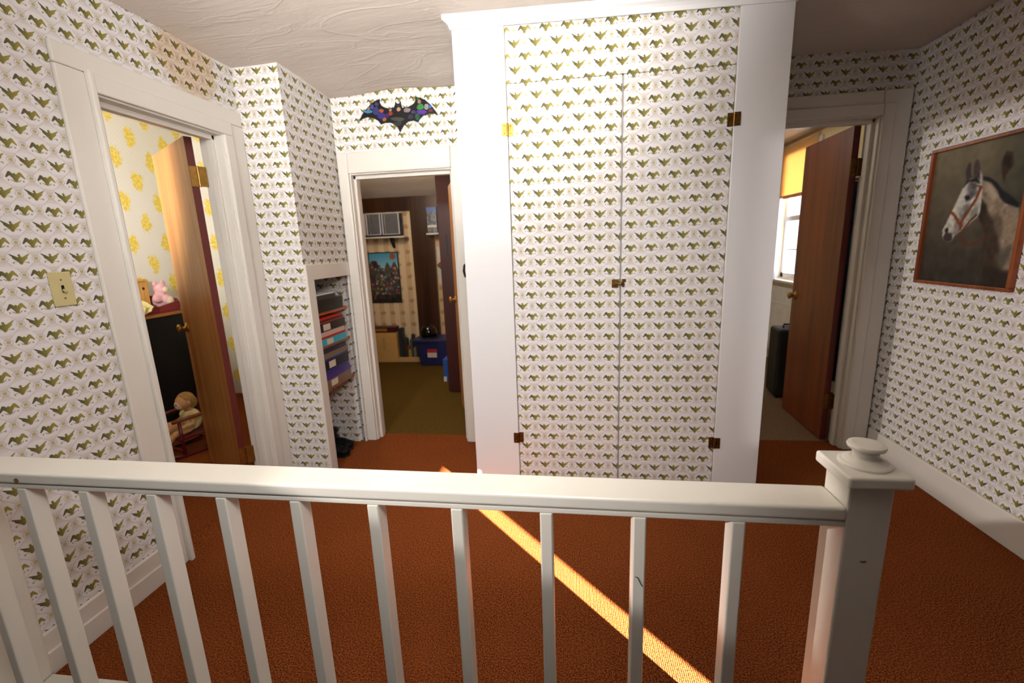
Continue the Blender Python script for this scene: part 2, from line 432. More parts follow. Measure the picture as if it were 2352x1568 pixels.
bm = bmesh.new(); ring(bm, mkB, D3[0], D3[1], D3[2], .14, .145, .129, 0, .018); ring(bm, mkB, D3[0], D3[1], D3[2], .06, .06, .06, .016, .030)
struct('trim_3', bm, WHITE, 'white casing round the doorway at the right end', bev=.006)
# jambs with door stops
def jambs(name, lab, mk, a0, a1, z1, s0, s1):
    bm = bmesh.new(); t = .018
    mk(bm, a0-.004, a0+t*.4, -WT, .010, 0, z1+.004); mk(bm, a1-t*.4, a1+.004, -WT, .010, 0, z1+.004); mk(bm, a0, a1, -WT, .010, z1-t*.4, z1+.004)
    mk(bm, a0, a0+t*1.3, -s1, -s0, 0, z1-.002); mk(bm, a1-t*1.3, a1, -s1, -s0, 0, z1-.002); mk(bm, a0, a1, -s1, -s0, z1-t*1.6, z1-.001)
    struct(name, bm, WHITE, lab, bev=.003)
jambs('trim_4', 'white jamb of the bedroom doorway', mkL, D1[0], D1[1], D1[2], .035, .072)
jambs('trim_5', 'white jamb of the toy room doorway', mkB, D2[0], D2[1], D2[2], .03, .075)
jambs('trim_6', 'white jamb of the right doorway', mkB, D3[0], D3[1], D3[2], .03, .075)
# niche frame
bm = bmesh.new(); box(bm, XCH, XCH+.016, YCH-.006, N0, 0, NZ+.005); box(bm, XCH, XCH+.017, YCH-.006, YB-.03, NZ, NZ+.09); box(bm, XCH, XCH+.014, N1, YB-.031, 0, NZ)
struct('trim_7', bm, WHITE, 'white frame of the shelf niche', bev=.003)

# ------------------------------------------------------------------ doors
def knob(bm, c, n, r=.026, L=.055):
    n = Vector(n).normalized(); M = Matrix.Translation(c) @ n.to_track_quat('Z', 'Y').to_matrix().to_4x4()
    lathe(bm, [(.030, 0), (.031, .003), (.026, .008), (.011, .010), (.010, L*.45), (.016, L*.55), (r, L*.75), (r*.98, L*.9), (r*.55, L), (0.001, L*1.01)], 24, M)
def slab(name, P, d, n, L, T, z0, z1, face, edge, lab, kz, knob_side=1, kpos=.065, hz=(), hinge_mat=BRASS):
    """door leaf from hinge corner P along d, thickness T along n"""
    d, n = Vector((*d, 0)).normalized(), Vector((*n, 0)).normalized()
    P = Vector((*P, 0)); W = lambda a, b, z: P+d*a+n*b+Vector((0, 0, z))
    def hexa(bm, a0, a1, b0, b1, z0, z1):
        vs = [bm.verts.new(W(a, b, z)) for a in (a0, a1) for b in (b0, b1) for z in (z0, z1)]
        for f in ((0, 1, 3, 2), (4, 6, 7, 5), (0, 4, 5, 1), (2, 3, 7, 6), (0, 2, 6, 4), (1, 5, 7, 3)): bm.faces.new([vs[i] for i in f])
    root = bpy.data.objects.new(name, None); C.objects.link(root); root.location = P; root['kind'] = 'structure'; root['label'] = lab; root['category'] = 'door'
    bm = bmesh.new(); hexa(bm, .0015, L-.0015, 0, T, z0, z1); obj('door_leaf', bm, face, root)
    bm = bmesh.new(); hexa(bm, 0, .0015, .0005, T-.0005, z0, z1); hexa(bm, L-.0015, L, .0005, T-.0005, z0, z1); obj('edge_band', bm, edge, root)
    bm = bmesh.new(); c = W(L-kpos, 0, kz); knob(bm, c, -n); obj('door_knob', bm, BRASS, root, smooth=True)
    bm = bmesh.new(); c = W(L-kpos, T, kz); knob(bm, c, n); obj('door_knob', bm, BRASS, root, smooth=True)
    for z in hz:
        bm = bmesh.new(); hexa(bm, -.003, .0, .002, T-.004, z-.05, z+.05)
        M = Matrix.Translation(W(-.006, T+.002, z-.052)); lathe(bm, [(.006, 0), (.006, .104)], 12, M)
        k = W(-.006, T+.002, 0)
        vs = [bm.verts.new(p) for p in (k+Vector((0, 0, z-.05)), k+Vector((0, 0, z+.05)), k+n*.038-d*.0+Vector((0, 0, z+.05)), k+n*.038+Vector((0, 0, z-.05)))]
        f = bm.faces.new(vs); e = bmesh.ops.extrude_face_region(bm, geom=[f]); bmesh.ops.translate(bm, vec=-d*.003, verts=[v for v in e['geom'] if isinstance(v, bmesh.types.BMVert)])
        obj('hinge', bm, hinge_mat, root)
    return root
slab('door_1', (-1.928, 2.189), (-.565, .37), (.37, .565), .645, .035, .01, 1.972, VENEER, MAROON, 'birch faced bedroom door standing open with a brass knob', .94, hz=(1.78, .22))
slab('door_2', (-.748, 3.083), (-.345, .94), (.94, .345), .66, .035, .02, 1.86, VENEER, MAROON, 'wooden door of the toy room swung open edge-on', .95, hz=(1.66, .25))
slab('door_3', (1.668, 3.062), (.03, .62), (1, -.05), .625, .036, .01, 1.985, MAHOG, MAROON, 'dark mahogany door open into the bright room', .925, hz=(1.75, .28), hinge_mat=BRASS_D)

# ------------------------------------------------------------------ built-in closet between the doorways
clo = thing('built_in_closet', 'tall built-in closet with eagle papered double doors between white panels', 'closet', ((XC0+XC1)/2, YC+.3, 0))
def slope_board(bm, x0, x1, y0, y1, z0, dz=0):
    vs = box(bm, x0, x1, y0, y1, z0, z0+1)
    for v in vs:
        if v.co.z > z0+.01: v.co.z = zt(v.co.x)+dz
bm = bmesh.new(); slope_board(bm, XC0, XP0, YC-.010, YC+.012, 0, .01); obj('side_panel', bm, WHITE2, clo, bev=.003)
bm = bmesh.new(); slope_board(bm, XP1, XC1, YC-.010, YC+.012, 0, .01); obj('side_panel', bm, WHITE2, clo, bev=.003)
bm = bmesh.new(); box(bm, XC0+.001, XC0+.02, YC+.012, YB-.001, 0, 2.32); box(bm, XC1-.02, XC1-.001, YC+.012, YB-.001, 0, 2.29); box(bm, XP0, XP1, YC+.03, YC+.04, 0, 2.28)
obj('carcass', bm, WHITE2, clo)
SEAM = .2445; ZD = 2.10
bm = bmesh.new(); slope_board(bm, XP0+.001, XP1-.001, YC, YC+.02, ZD+.002, .01); obj('header_panel', bm, EAGLE, clo, uvmap=UCL)
bm = B(XP0+.001, XP1-.001, YC, YC+.02, 0, .075); obj('plinth', bm, WHITE2, clo)
leafs = []
for x0, x1, uo in ((XP0+.0015, SEAM-.0035, 0), (SEAM+.003, XP1-.0015, .0015)):
    bm = B(x0, x1, YC-.001, YC+.02, .08, ZD)
    leafs.append(obj('door', bm, EAGLE, clo, uvmap=(UCL[0]+uo, UCL[1], UCL[2]-uo*1.5, UCL[3]), bev=.0015))
def butterfly(x, z, leaf, mat, s):
    bm = bmesh.new(); w, h = .026, .028
    box(bm, x-w, x-.003, YC-.014, YC-.011, z-h, z+h) if s < 0 else box(bm, x+.003, x+w, YC-.014, YC-.011, z-h, z+h)
    if s < 0: box(bm, x+.003, x+w, YC-.005, YC-.001, z-h, z+h)
    else: box(bm, x-w, x-.003, YC-.005, YC-.001, z-h, z+h)
    lathe(bm, [(.0045, -h), (.0045, h)], 10, Matrix.Translation((x, YC-.013, z)))
    for dz in (-.017, .017):
        for dx in (-.014, .014): ball(bm, (x+dx, YC-.0135 if dx*s > 0 else YC-.005, z+dz), .003)
    obj('hinge', bm, mat, leaf)
butterfly(XP0, 1.902, leafs[0], BRASS, -1); butterfly(XP0, .353, leafs[0], BRASS_D, -1)
butterfly(XP1, 1.878, leafs[1], BRASS_D, 1); butterfly(XP1, .343, leafs[1], BRASS_D, 1)
bm = bmesh.new(); box(bm, .202, .233, YC-.009, YC-.001, 1.150, 1.190); box(bm, .206, .238, YC-.016, YC-.009, 1.163, 1.176)
obj('latch', bm, BRASS_D, leafs[0], bev=.002)
bm = bmesh.new(); box(bm, .250, .262, YC-.009, YC-.001, 1.152, 1.191); box(bm, .262, .270, YC-.006, YC-.001, 1.176, 1.191); tube(bm, [(.226, YC-.016, 1.169), (.245, YC-.018, 1.169), (.255, YC-.012, 1.171)], .0045)
obj('latch_keeper', bm, BRASS_D, leafs[1], bev=.002)
# crown: fillet, cove, bead
prof = [(0, 0), (-.006, 0), (-.008, .006), (-.012, .016), (-.020, .025), (-.031, .031), (-.034, .034), (-.034, .052), (0, .052)]
bm = bmesh.new(); secs = []
for x, e in ((XC0-.034, 0), (XC0-.022, .4), (XC0-.006, .9), (XC0, 1), (XC1, 1), (XC1+.006, .9), (XC1+.022, .4), (XC1+.034, 0)):
    secs.append((x, e))
for x in (XC0, XC1): pass
a = [bm.verts.new((XC0+dy, YC-.011+dy, zt(XC0)+dz)) for dy, dz in prof]
b = [bm.verts.new((XC1-dy, YC-.011+dy, zt(XC1)+dz)) for dy, dz in prof]
for i in range(len(prof)): bm.faces.new((a[i], b[i], b[(i+1) % len(prof)], a[(i+1) % len(prof)]))
a2 = [bm.verts.new((XC0+dy, YC+.2, zt(XC0)+dz)) for dy, dz in prof]; b2 = [bm.verts.new((XC1-dy, YC+.2, zt(XC1)+dz)) for dy, dz in prof]
for i in range(len(prof)-1): bm.faces.new((a[i], a[i+1], a2[i+1], a2[i])); bm.faces.new((b[i], b2[i], b2[i+1], b[i+1]))
bm.faces.new(a2); bm.faces.new(b2[::-1])
obj('crown_molding', bm, WHITE2, clo)

# ------------------------------------------------------------------ stair railing
rail = thing('stair_railing', 'white painted stair railing with square balusters and a knobbed newel post', 'railing', (-.6, .87, 0))
def zr_(x): return -.0075*x
Y0, Y1, NX0, NX1 = .8303, .9158, .5165, .5949
def tilt(vs, xs):
    for v in vs: v.co.z += zr_(v.co.x)
bm = bmesh.new(); tilt(box(bm, XL, NX0, Y0, Y1, .8332, .8618), 0); obj('handrail', bm, RAILP, rail, bev=.006, seg=3)
bm = bmesh.new(); tilt(box(bm, XL, NX0, Y0+.004, Y1-.006, .8194, .8305), 0); tilt(box(bm, XL, NX0, Y0+.012, Y1-.014, .8295, .8345), 0); obj('rail_fillet', bm, RAILP, rail, bev=.002)
BX = [(-1.4769, -1.4444), (-1.2845, -1.2566), (-1.0856, -1.057), (-.8878, -.8604), (-.6865, -.6604), (-.4847, -.4614), (-.2827, -.2524), (-.0748, -.0444), (.1338, .1611), (.3404, .368)]
BX = [(-1.683, -1.654)]+BX
for i, (a, b) in enumerate(BX):
    c = (a+b)/2*.92; a, b = c-.0132, c+.0132
    o = obj('baluster', B(a, b, .8337, .8735, .012, .8194+zr_(c)), RAILP, rail, bev=.003)
    if i == 9:
        bm = bmesh.new(); tube(bm, [(.1288, .8334, .68), (.1334, .8334, .679), (.1371, .8334, .671), (.1398, .8334, .664), (.144, .8334, .658)], .0008, 6); obj('scuff_mark', bm, BLACKM, o)
bm = bmesh.new(); box(bm, XL, .50, .785, 1.033, -.012, .011); obj('floor_nosing', bm, RAILP, rail, bev=.005)
# newel
npo = obj('newel_post', B(NX0, NX1, Y0+.003, .914, 0, .9075), RAILP, rail, bev=.004)
obj('post_cap', B(.5014, .6123, .8124, .9288, .9067, .9303), RAILP, npo, bev=.005, seg=3)
bm = bmesh.new()
lathe(bm, [(.047, 0), (.047, .004), (.044, .007), (.040, .008), (.036, .011), (.028, .014), (.022, .015), (.0215, .022), (.0235, .024), (.0235, .028), (.0215, .030), (.025, .032), (.033, .036), (.0345, .040), (.033, .044), (.026, .046), (.001, .0468)], 40, Matrix.Translation((.5603, .8722, .9303)) @ Matrix.Scale(.92, 4))
obj('post_knob', bm, RAILP, npo, smooth=False)
bm = bmesh.new(); tube(bm, [(.552, Y0+.0025, .744), (.5575, Y0+.0025, .743), (.562, Y0+.0025, .7445)], .0009, 6); obj('scuff_mark', bm, BLACKM, npo)
bm = bmesh.new(); box(bm, XL, XL+.035, .76, 1.035, .0115, .66); box(bm, XL, XL+.035, .76, .99, .66, .826)
obj('wall_post', bm, RAILP, rail, bev=.012, seg=3)
bm = bmesh.new(); c = at(38, 1103, 1, Y0); lathe(bm, [(.006, 0), (.006, .002), (.003, .0025)], 14, Matrix.Translation(c) @ Matrix.Rotation(PI/2, 4, 'X')); obj('screw_head', bm, BRASS, rail)

# ------------------------------------------------------------------ wall pieces
sw = thing('light_switch', 'beige toggle light switch plate on the eagle papered wall', 'light switch', (XL, 1.361, 1.278))
m_iv = plain('ivory_plate', (196, 184, 132), .35, .5, .03)
ztl, zbl = 1.3375, 1.218
obj('switch_plate', B(XL+.0005, XL+.007, 1.326, 1.397, 1.2185, 1.3375), m_iv, sw, bev=.004, seg=3)
bm = B(XL+.0065, XL+.0078, 1.3575, 1.3665, 1.266, 1.291); obj('toggle_slot', bm, BLACKM, sw)
bm = bmesh.new(); box(bm, 0, .014, -.0035, .0035, -.0045, .0045, Matrix.Translation((XL+.007, 1.362, 1.275)) @ Matrix.Rotation(.5, 4, 'Y')); obj('toggle', bm, m_iv, sw, bev=.0015)
for z in (1.246, 1.310):
    bm = bmesh.new(); lathe(bm, [(.0035, 0), (.003, .0015), (.001, .002)], 12, Matrix.Translation((XL+.007, 1.3615, z)) @ Matrix.Rotation(PI/2, 4, 'Y')); obj('screw', bm, BRASS, sw)

# bat-shaped plaque over the toy room door
bat = thing('bat_wall_plaque', 'black bat-shaped plaque with coloured patches hung over the toy room doorway', 'wall plaque', (-1.066, YB, 2.2))
OUT = [(510, 860), (545, 770), (600, 690), (690, 590), (760, 545), (820, 520), (818, 570), (850, 625), (910, 655), (980, 664), (1040, 650), (1058, 600), (1062, 556), (1088, 590), (1120, 588), (1142, 552), (1150, 600), (1168, 655), (1230, 655), (1300, 625), (1350, 585), (1372, 540), (1365, 487), (1440, 497), (1520, 530), (1610, 610), (1680, 700), (1725, 770), (1660, 745), (1570, 742), (1490, 775), (1440, 825), (1410, 880), (1340, 852), (1260, 868), (1195, 925), (1160, 980), (1135, 1035), (1105, 970), (1050, 912), (980, 885), (900, 888), (840, 912), (800, 860), (720, 812), (620, 800), (555, 825)]
def bp(p, y): return at(750+p[0]/6.72, 150+p[1]/6.72, 1, y)
bm = bmesh.new(); prism(bm, [(bp(p, YB-.008).x, bp(p, YB-.008).z) for p in OUT], 1, YB-.010, YB-.001)
obj('board', bm, plain('black_gloss_board', (14, 14, 18), .25), bat)
PAT = [((650, 715), 70, 28, (60, 150, 190)), ((645, 665), 24, 26, (180, 140, 120)), ((775, 600), 34, 34, (70, 70, 110)), ((760, 700), 55, 70, (66, 66, 140)), ((850, 780), 70, 60, (60, 44, 150)), ((845, 700), 40, 30, (190, 90, 50)), ((895, 835), 34, 30, (200, 110, 30)), ((985, 745), 38, 38, (180, 50, 36)), ((985, 690), 26, 22, (190, 150, 120)), ((1110, 680), 36, 34, (206, 160, 122)), ((1110, 620), 36, 26, (40, 44, 60)), ((1240, 690), 60, 40, (150, 140, 140)), ((1100, 830), 120, 36, (70, 74, 62)), ((1100, 900), 70, 40, (44, 46, 46)), ((1430, 560), 30, 36, (200, 140, 130)), ((1450, 640), 62, 52, (60, 150, 70)), ((1470, 722), 90, 40, (90, 50, 170)), ((1400, 790), 40, 56, (30, 110, 80)), ((1540, 640), 44, 56, (180, 180, 170)), ((1595, 632), 34, 34, (60, 120, 210)), ((1610, 695), 40, 26, (130, 40, 40)), ((1340, 720), 40, 30, (96, 60, 150)), ((1410, 520), 26, 22, (40, 120, 60)), ((700, 640), 30, 40, (90, 80, 150)), ((940, 780), 30, 40, (50, 40, 120)), ((1300, 790), 50, 40, (50, 52, 66))]
bm = bmesh.new(); cl = bm.loops.layers.float_color.new('Col'); rnd = random.Random(3)
for k, ((cx, cy), rx, ry, c) in enumerate(PAT):
    vs = [bm.verts.new(bp((cx+rx*math.cos(t)*rnd.uniform(.75, 1.1), cy+ry*math.sin(t)*rnd.uniform(.75, 1.1)), YB-.0102-k*.00004)) for t in [i*2*PI/11 for i in range(11)]]
    f = bm.faces.new(vs)
    for l in f.loops:
        g = rnd.uniform(.55, 1.15); l[cl] = (*[min(1, x*g*.62+.006) for x in lin(c)], 1)
obj('printed_patches', bm, col_attr('patch_print', .3), bat)

# ornament hidden behind the closet edge, on the casing of the toy room door
orn = thing('coat_hook', 'small black hook on the casing, half hidden by the closet', 'hook', at(1069, 628, 1, YB-.03))
bm = bmesh.new(); p = at(1069, 622, 1, YB-.04); tube(bm, [p+Vector((.012, .009, .05)), p+Vector((-.006, .003, .035)), p+Vector((-.010, -.004, 0)), p+Vector((0, -.012, -.035)), p+Vector((.014, -.016, -.045)), p+Vector((.02, -.016, -.03))], .007, 8)
ball(bm, p+Vector((.014, .006, .05)), (.012, .004, .02)); obj('hook_body', bm, BLACKM, orn, smooth=True)

# horse picture
PY0, PY1, PZ0, PZ1 = 2.1706, 2.7203, 1.092, 1.768
pic = thing('framed_horse_picture', 'wood framed painting of a bridled grey horse on the right wall', 'picture', (XR, (PY0+PY1)/2, PZ0))
for nm, a in (('frame_rail', (PY0, PY1, PZ0, PZ0+.017)), ('frame_rail', (PY0, PY1, PZ1-.017, PZ1)), ('frame_stile', (PY0, PY0+.017, PZ0+.017, PZ1-.017)), ('frame_stile', (PY1-.017, PY1, PZ0+.017, PZ1-.017))):
    obj(nm, B(XR-.026, XR-.001, *a), FRAMEW, pic, bev=.003)
obj('backing', B(XR-.008, XR-.001, PY0+.015, PY1-.015, PZ0+.015, PZ1-.015), plain('backing_board', (60, 50, 40), .8), pic)
CX = [(2154, 344), (2352, 301), (2108, 644), (2329, 678)]
def hp(p):
    w = at(2060+p[0]/3.565, 260+p[1]/3.565, 0, XR-.009); return ((PY1-w.y)/(PY1-PY0), (w.z-PZ0)/(PZ1-PZ0))
nx, ny = 170, 210
S, T = np.meshgrid(np.linspace(.02, .98, nx), np.linspace(.02, .98, ny))
img = np.zeros((ny, nx, 3))
def grad(c0, c1, w): return np.array(c0)*(1-w[..., None])+np.array(c1)*w[..., None]
img[:] = grad((60, 54, 48), (128, 116, 90), np.clip(T*1.15-.1, 0, 1)); img = img*(1-np.clip((S-.55)*1.4, 0, .5)[..., None])+np.array((50, 56, 48))*np.clip((S-.55)*1.4, 0, .5)[..., None]
rs = np.random.RandomState(5)
low = blur(rs.rand(ny, nx, 1), 40); low = (low-low.min())/(low.max()-low.min()); img += (low-.5)*26
def fill(pts, c, soft=2, tex=0):
    global img
    m = inpoly(S, T, [hp(p) for p in pts]).astype(float)[..., None]; m = blur(m, soft)
    cc = np.array(c, float)+(blur(rs.rand(ny, nx, 1), 9)-.5)*tex*5
    img = img*(1-m)+cc*m
fill([(905, 300), (960, 310), (965, 420), (900, 500), (890, 580), (870, 520), (862, 400)], (66, 46, 34), 4); fill([(885, 340), (945, 345), (940, 440), (885, 420)], (30, 30, 28), 3)
neck = [(690, 545), (760, 560), (810, 610), (850, 690), (890, 730), (1010, 755), (1020, 900), (985, 1120), (930, 1440), (700, 1450), (695, 1300), (725, 1180), (725, 1050), (700, 930), (655, 850), (690, 700)]
fill(neck, (160, 142, 120), 2, 40)
fill([(690, 690), (740, 760), (760, 900), (790, 1050), (800, 1250), (760, 1440), (700, 1450), (695, 1300), (725, 1180), (725, 1050), (700, 930), (660, 850)], (54, 42, 34), 9, 16); fill([(700, 800), (800, 860), (840, 1000), (860, 1200), (840, 1440), (700, 1450), (720, 1180)], (70, 56, 46), 18, 14); fill([(745, 560), (800, 610), (840, 690), (800, 720), (740, 640)], (196, 178, 152), 12, 20)
fill([(800, 800), (880, 860), (870, 1000), (800, 960)], (112, 98, 82), 22, 20); fill([(880, 880), (980, 820), (960, 960), (900, 980)], (164, 144, 120), 22, 20)
fill([(800, 1180), (960, 1060), (930, 1200), (850, 1300)], (100, 94, 82), 22, 20); fill([(700, 1250), (940, 1300), (925, 1445), (695, 1450)], (50, 42, 36), 24, 10)
fill([(705, 512), (760, 520), (815, 555), (870, 622), (950, 680), (1015, 735), (1010, 775), (900, 735), (855, 690), (828, 620), (780, 562), (712, 540)], (26, 30, 36), 2, 8)
fill([(568, 560), (564, 480), (580, 415), (602, 388), (610, 430), (606, 500), (630, 540)], (70, 58, 62), 1, 14); fill([(630, 540), (630, 440), (645, 380), (668, 372), (684, 410), (684, 470), (700, 560)], (80, 66, 68), 1, 14)
fill([(684, 460), (702, 500), (704, 560), (680, 560)], (190, 182, 170), 1)
head = [(560, 580), (530, 640), (480, 750), (435, 830), (400, 900), (370, 950), (366, 1000), (372, 1040), (412, 1058), (448, 1048), (470, 1005), (500, 975), (545, 955), (600, 900), (645, 865), (675, 830), (692, 750), (702, 640), (700, 560), (660, 520), (600, 530)]
fill(head, (206, 202, 190), 1, 70)
fill([(590, 560), (650, 560), (660, 650), (600, 720), (555, 720), (570, 640)], (120, 118, 116), 5, 60); fill([(520, 800), (560, 740), (600, 740), (570, 850), (500, 880)], (140, 138, 134), 5, 60)
fill([(640, 770), (680, 720), (672, 830), (600, 890), (570, 880)], (188, 186, 172), 4, 30)
fill([(545, 600), (575, 640), (500, 780), (440, 900), (400, 900), (440, 820)], (226, 224, 212), 4, 30); fill([(470, 900), (520, 850), (560, 900), (500, 985), (455, 1000)], (150, 140, 134), 5, 40); fill([(600, 800), (660, 760), (665, 830), (610, 885)], (150, 148, 138), 6, 20); fill([(535, 610), (580, 545), (660, 515), (690, 580), (640, 560), (590, 560)], (34, 34, 40), 3, 10); fill([(550, 680), (590, 668), (600, 700), (565, 715)], (34, 26, 24), 2)
fill([(372, 1010), (400, 975), (450, 985), (450, 1045), (410, 1058), (374, 1042)], (70, 60, 58), 3, 14); fill([(385, 960), (410, 930), (420, 960), (400, 990)], (44, 34, 34), 2)
BR = (136, 72, 44)
def strip(pts, w, c=BR):
    for a, b in zip(pts, pts[1:]):
        dx, dy = b[0]-a[0], b[1]-a[1]; L = math.hypot(dx, dy); nx_, ny_ = -dy/L*w, dx/L*w
        fill([(a[0]+nx_, a[1]+ny_), (b[0]+nx_, b[1]+ny_), (b[0]-nx_, b[1]-ny_), (a[0]-nx_, a[1]-ny_)], c, 1)
strip([(695, 590), (650, 700), (590, 790), (530, 880), (515, 960)], 11); strip([(432, 805), (470, 835), (500, 890), (530, 930)], 13); strip([(655, 830), (600, 880), (530, 970)], 8, (110, 60, 40))
strip([(512, 990), (525, 1045), (575, 1080), (640, 1068), (712, 1015)], 8, (112, 56, 36)); strip([(600, 575), (690, 600)], 7, (110, 66, 48))
img = np.clip(blur(img, 1)*.86, 8, 240)
g = .017
paint_grid('canvas', (XR-.009, PY1-g, PZ0+g), (0, -(PY1-PY0-2*g), 0), (0, 0, PZ1-PZ0-2*g), nx, ny, img, col_attr('painted_canvas', .55, .2), pic)

# ------------------------------------------------------------------ shelf niche contents
ns = []
for z, lab in ((1.0095, 'pine shelf board, highest in the niche under the black boxes'), (.797, 'pine shelf board in the middle of the niche'), (.523, 'pine shelf board, lowest in the niche above the boots')):
    ns.append(tag(obj('shelf_board', B(-1.82, -1.536, N0+.001, N1-.001, z-.019, z), SHELFW), lab, 'shelf', 'shelf boards in the niche'))
lab_m = plain('paper_label', (205, 196, 180), .7)
def binder(z0, z1, rgb, label, y1=2.835, y0=2.522, xf=-1.524, card=None, name='ring_binder', cat='binder', grp='binders stacked in the niche'):
    r = thing(name, label, cat, ((xf-1.80)/2, (y0+y1)/2, z0), 0, grp)
    m = plain(name+'_cover', rgb, .42, .5, .04); e = .0006; xb = -1.80; t = min(.0025, (z1-z0)*.2)
    obj('cover', B(xb, xf-t, y0, y1, z0+e, z0+e+t), m, r); obj('cover', B(xb, xf-t, y0, y1, z1-t, z1), m, r)
    obj('spine', B(xf-t, xf, y0, y1, z0+e, z1), m, r, bev=.001)
    obj('pages', B(xb+.012, xf-t-.001, y0+.006, y1-.006, z0+e+t, z1-t), PAPER, r)
    if card:
        zc = (z0+z1)/2; h = (z1-z0)*.36; obj('label_card', B(xf, xf+.0012, card[0], card[1], zc-h, zc+h), lab_m, r)
    return r
PAPER = plain('paper_block', (206, 200, 190), .8)
binder(.797, .842, (50, 170, 190), 'turquoise ring binder with a grey label on the middle niche shelf', card=(2.580, 2.657))
binder(.842, .856, (176, 34, 26), 'thin red binder lying on the turquoise one', 2.824)
binder(.856, .886, (206, 168, 156), 'pink patterned notebook under the labelled black binder', 2.815, name='notebook', cat='notebook')
binder(.886, .940, (26, 26, 26), 'thick black binder with a white label below two thin red binders', 2.834, card=(2.558, 2.640))
binder(.940, .9497, (150, 26, 22), 'thin red binder directly on the labelled thick black binder', 2.817)
binder(.9497, .962, (28, 24, 24), 'thin black binder sandwiched between two red ones', 2.812)
binder(.962, .974, (186, 26, 20), 'thin red binder topmost on the middle shelf pile', 2.806)
binder(.523, .578, (120, 100, 80), 'taupe binder with a label at the bottom of the lowest pile', 2.839, card=(2.573, 2.653))
binder(.578, .615, (72, 46, 130), 'purple ring binder on the labelled taupe binder', 2.837)
binder(.615, .642, (44, 44, 120), 'indigo binder between the purple and the labelled dark one', 2.820)
binder(.642, .702, (24, 26, 38), 'blue-black binder with a white label in the lowest pile', 2.825, card=(2.572, 2.651))
binder(.702, .714, (36, 50, 130), 'thin bright blue binder on the labelled blue-black one', 2.830)
binder(.714, .750, (116, 102, 80), 'olive taupe binder without a label in the lowest pile', 2.829)
binder(.752, .776, (28, 34, 66), 'navy binder on top of the lowest pile', 2.808)
binder(1.0095, 1.051, (22, 24, 23), 'black case on the top niche shelf, under another', 2.832, name='black_case', cat='case', grp='black cases on the top niche shelf')
binder(1.051, 1.088, (20, 22, 21), 'black case stacked as second on the top niche shelf', 2.837, name='black_case', cat='case', grp='black cases on the top niche shelf')
binder(1.088, 1.114, (50, 54, 54), 'charcoal folder on the black cases of the top shelf', 2.745, name='folder', cat='folder')
o = tag(obj('paper_tray', B(-1.79, -1.528, 2.526, 2.743, 1.1145, 1.1215), plain('white_paper', (226, 226, 224), .6)), 'white tray lying topmost on the charcoal folder in the niche', 'tray')

def boot(loc, rz, label, h=.22):
    r = thing('boot', label, 'boot', loc, rz, 'black boots in the niche'); s = h/.22
    bm = bmesh.new(); ball(bm, (.0, 0, .05), (.05, .045, .05)); ball(bm, (.075, 0, .04), (.075, .046, .038)); ball(bm, (.13, 0, .034), (.05, .045, .03))
    lathe(bm, [(.047, .03), (.046, .1), (.052, .16*s), (.058, h), (.05, h+.002)], 20, Matrix.Translation((-.01, 0, 0)))
    obj('upper', bm, BLACKM, r, local=True, remesh=.008)
    bm = bmesh.new(); prism(bm, [(-.055, -.04), (.05, -.042), (.15, -.04), (.178, 0), (.15, .04), (.05, .042), (-.055, .04)], 2, 0, .016); obj('sole', bm, BLACK, r, local=True, bev=.003)
    for z in (.07, .12, .17):
        if z < h-.02:
            bm = bmesh.new(); tube(bm, [(-.01+.06*math.cos(a), .06*math.sin(a), z) for a in [i*2*PI/16 for i in range(17)]], .006, 6); box(bm, .02, .045, -.064, -.054, z-.012, z+.012); obj('strap', bm, BLACK, r, local=True)
boot((-1.690, 2.665, 0), .05, 'tall black boot standing nearest the niche frame', .23); boot((-1.715, 2.80, 0), -.15, 'lower black boot with buckles, behind the taller one', .14)

# ------------------------------------------------------------------ bedroom on the left
RX, RZ = -3.45, 2.462
def flower_paper():
    m = Mat('yellow_flower_wallpaper', .7, .2); U, V, vec = m.uv(); PU, PV = .150, .327
    w = (m.noise(vec, 22, 3)-.5); w2 = (m.noise(vec, 60, 2)-.5)
    fs = []
    for ou, ov in ((0, 0), (PU, PV/2)):
        u = (U-(3.233+ou)).wrap(PU); v = (V-(1.825+ov)).wrap(PV/2)
        e = ((u/.052)*(u/.052)+((v-.0)/.085)*((v-.0)/.085)).sqrt()+u.abs()*(0.0-v).max(0.0)*60.0+w*1.5+w2*.9
        fs.append(1.0-e.step(.72, 1.05))
    f = fs[0].max(fs[1])
    k = 110.0; lat = (((U+V)*k).sin()*((U-V)*k).sin()).abs()
    base = m.mix((1.0-lat.step(.0, .25))*.45, lin((240, 237, 230)), lin((222, 212, 196)))
    col = m.mix(m.noise(vec, 50, 3).step(.42, .6), lin((232, 200, 30)), lin((246, 226, 110)))
    col = m.mix(m.noise(vec, 34, 2).step(.6, .7)*.6, col, lin((196, 204, 96)))
    m.color(m.mix(f*.9, base, col)); return m.m
bm = bmesh.new(); box(bm, RX-.02, RX, .68, 4.0, -.05, 2.6)
FLOWER = flower_paper()
struct('wall_bedroom_back', B(RX, -1.975, 3.98, 4.0, -.05, 2.6), FLOWER, 'far bedroom wall papered with yellow flowers')
struct('wall_bedroom_left', bm, FLOWER, 'bedroom wall papered with yellow flowers', uvmap=(0, .0945, 0, .105))
bm = bmesh.new(); box(bm, RX, XL-WT, .66, .68, -.05, 2.6); box(bm, XL-WT-.004, XL-WT-.001, .68, D1[0]-.05, 0, 2.5); box(bm, -1.862, -1.845, 2.42, YB, 0, 2.5); box(bm, -1.995, -1.975, YB, 3.98, 0, 2.5); box(bm, -1.995, -1.845, YB-.02, YB-.001, 0, 2.5)
struct('wall_bedroom', bm, plain('cream_wall', (236, 224, 200), .7), 'plain bedroom walls')
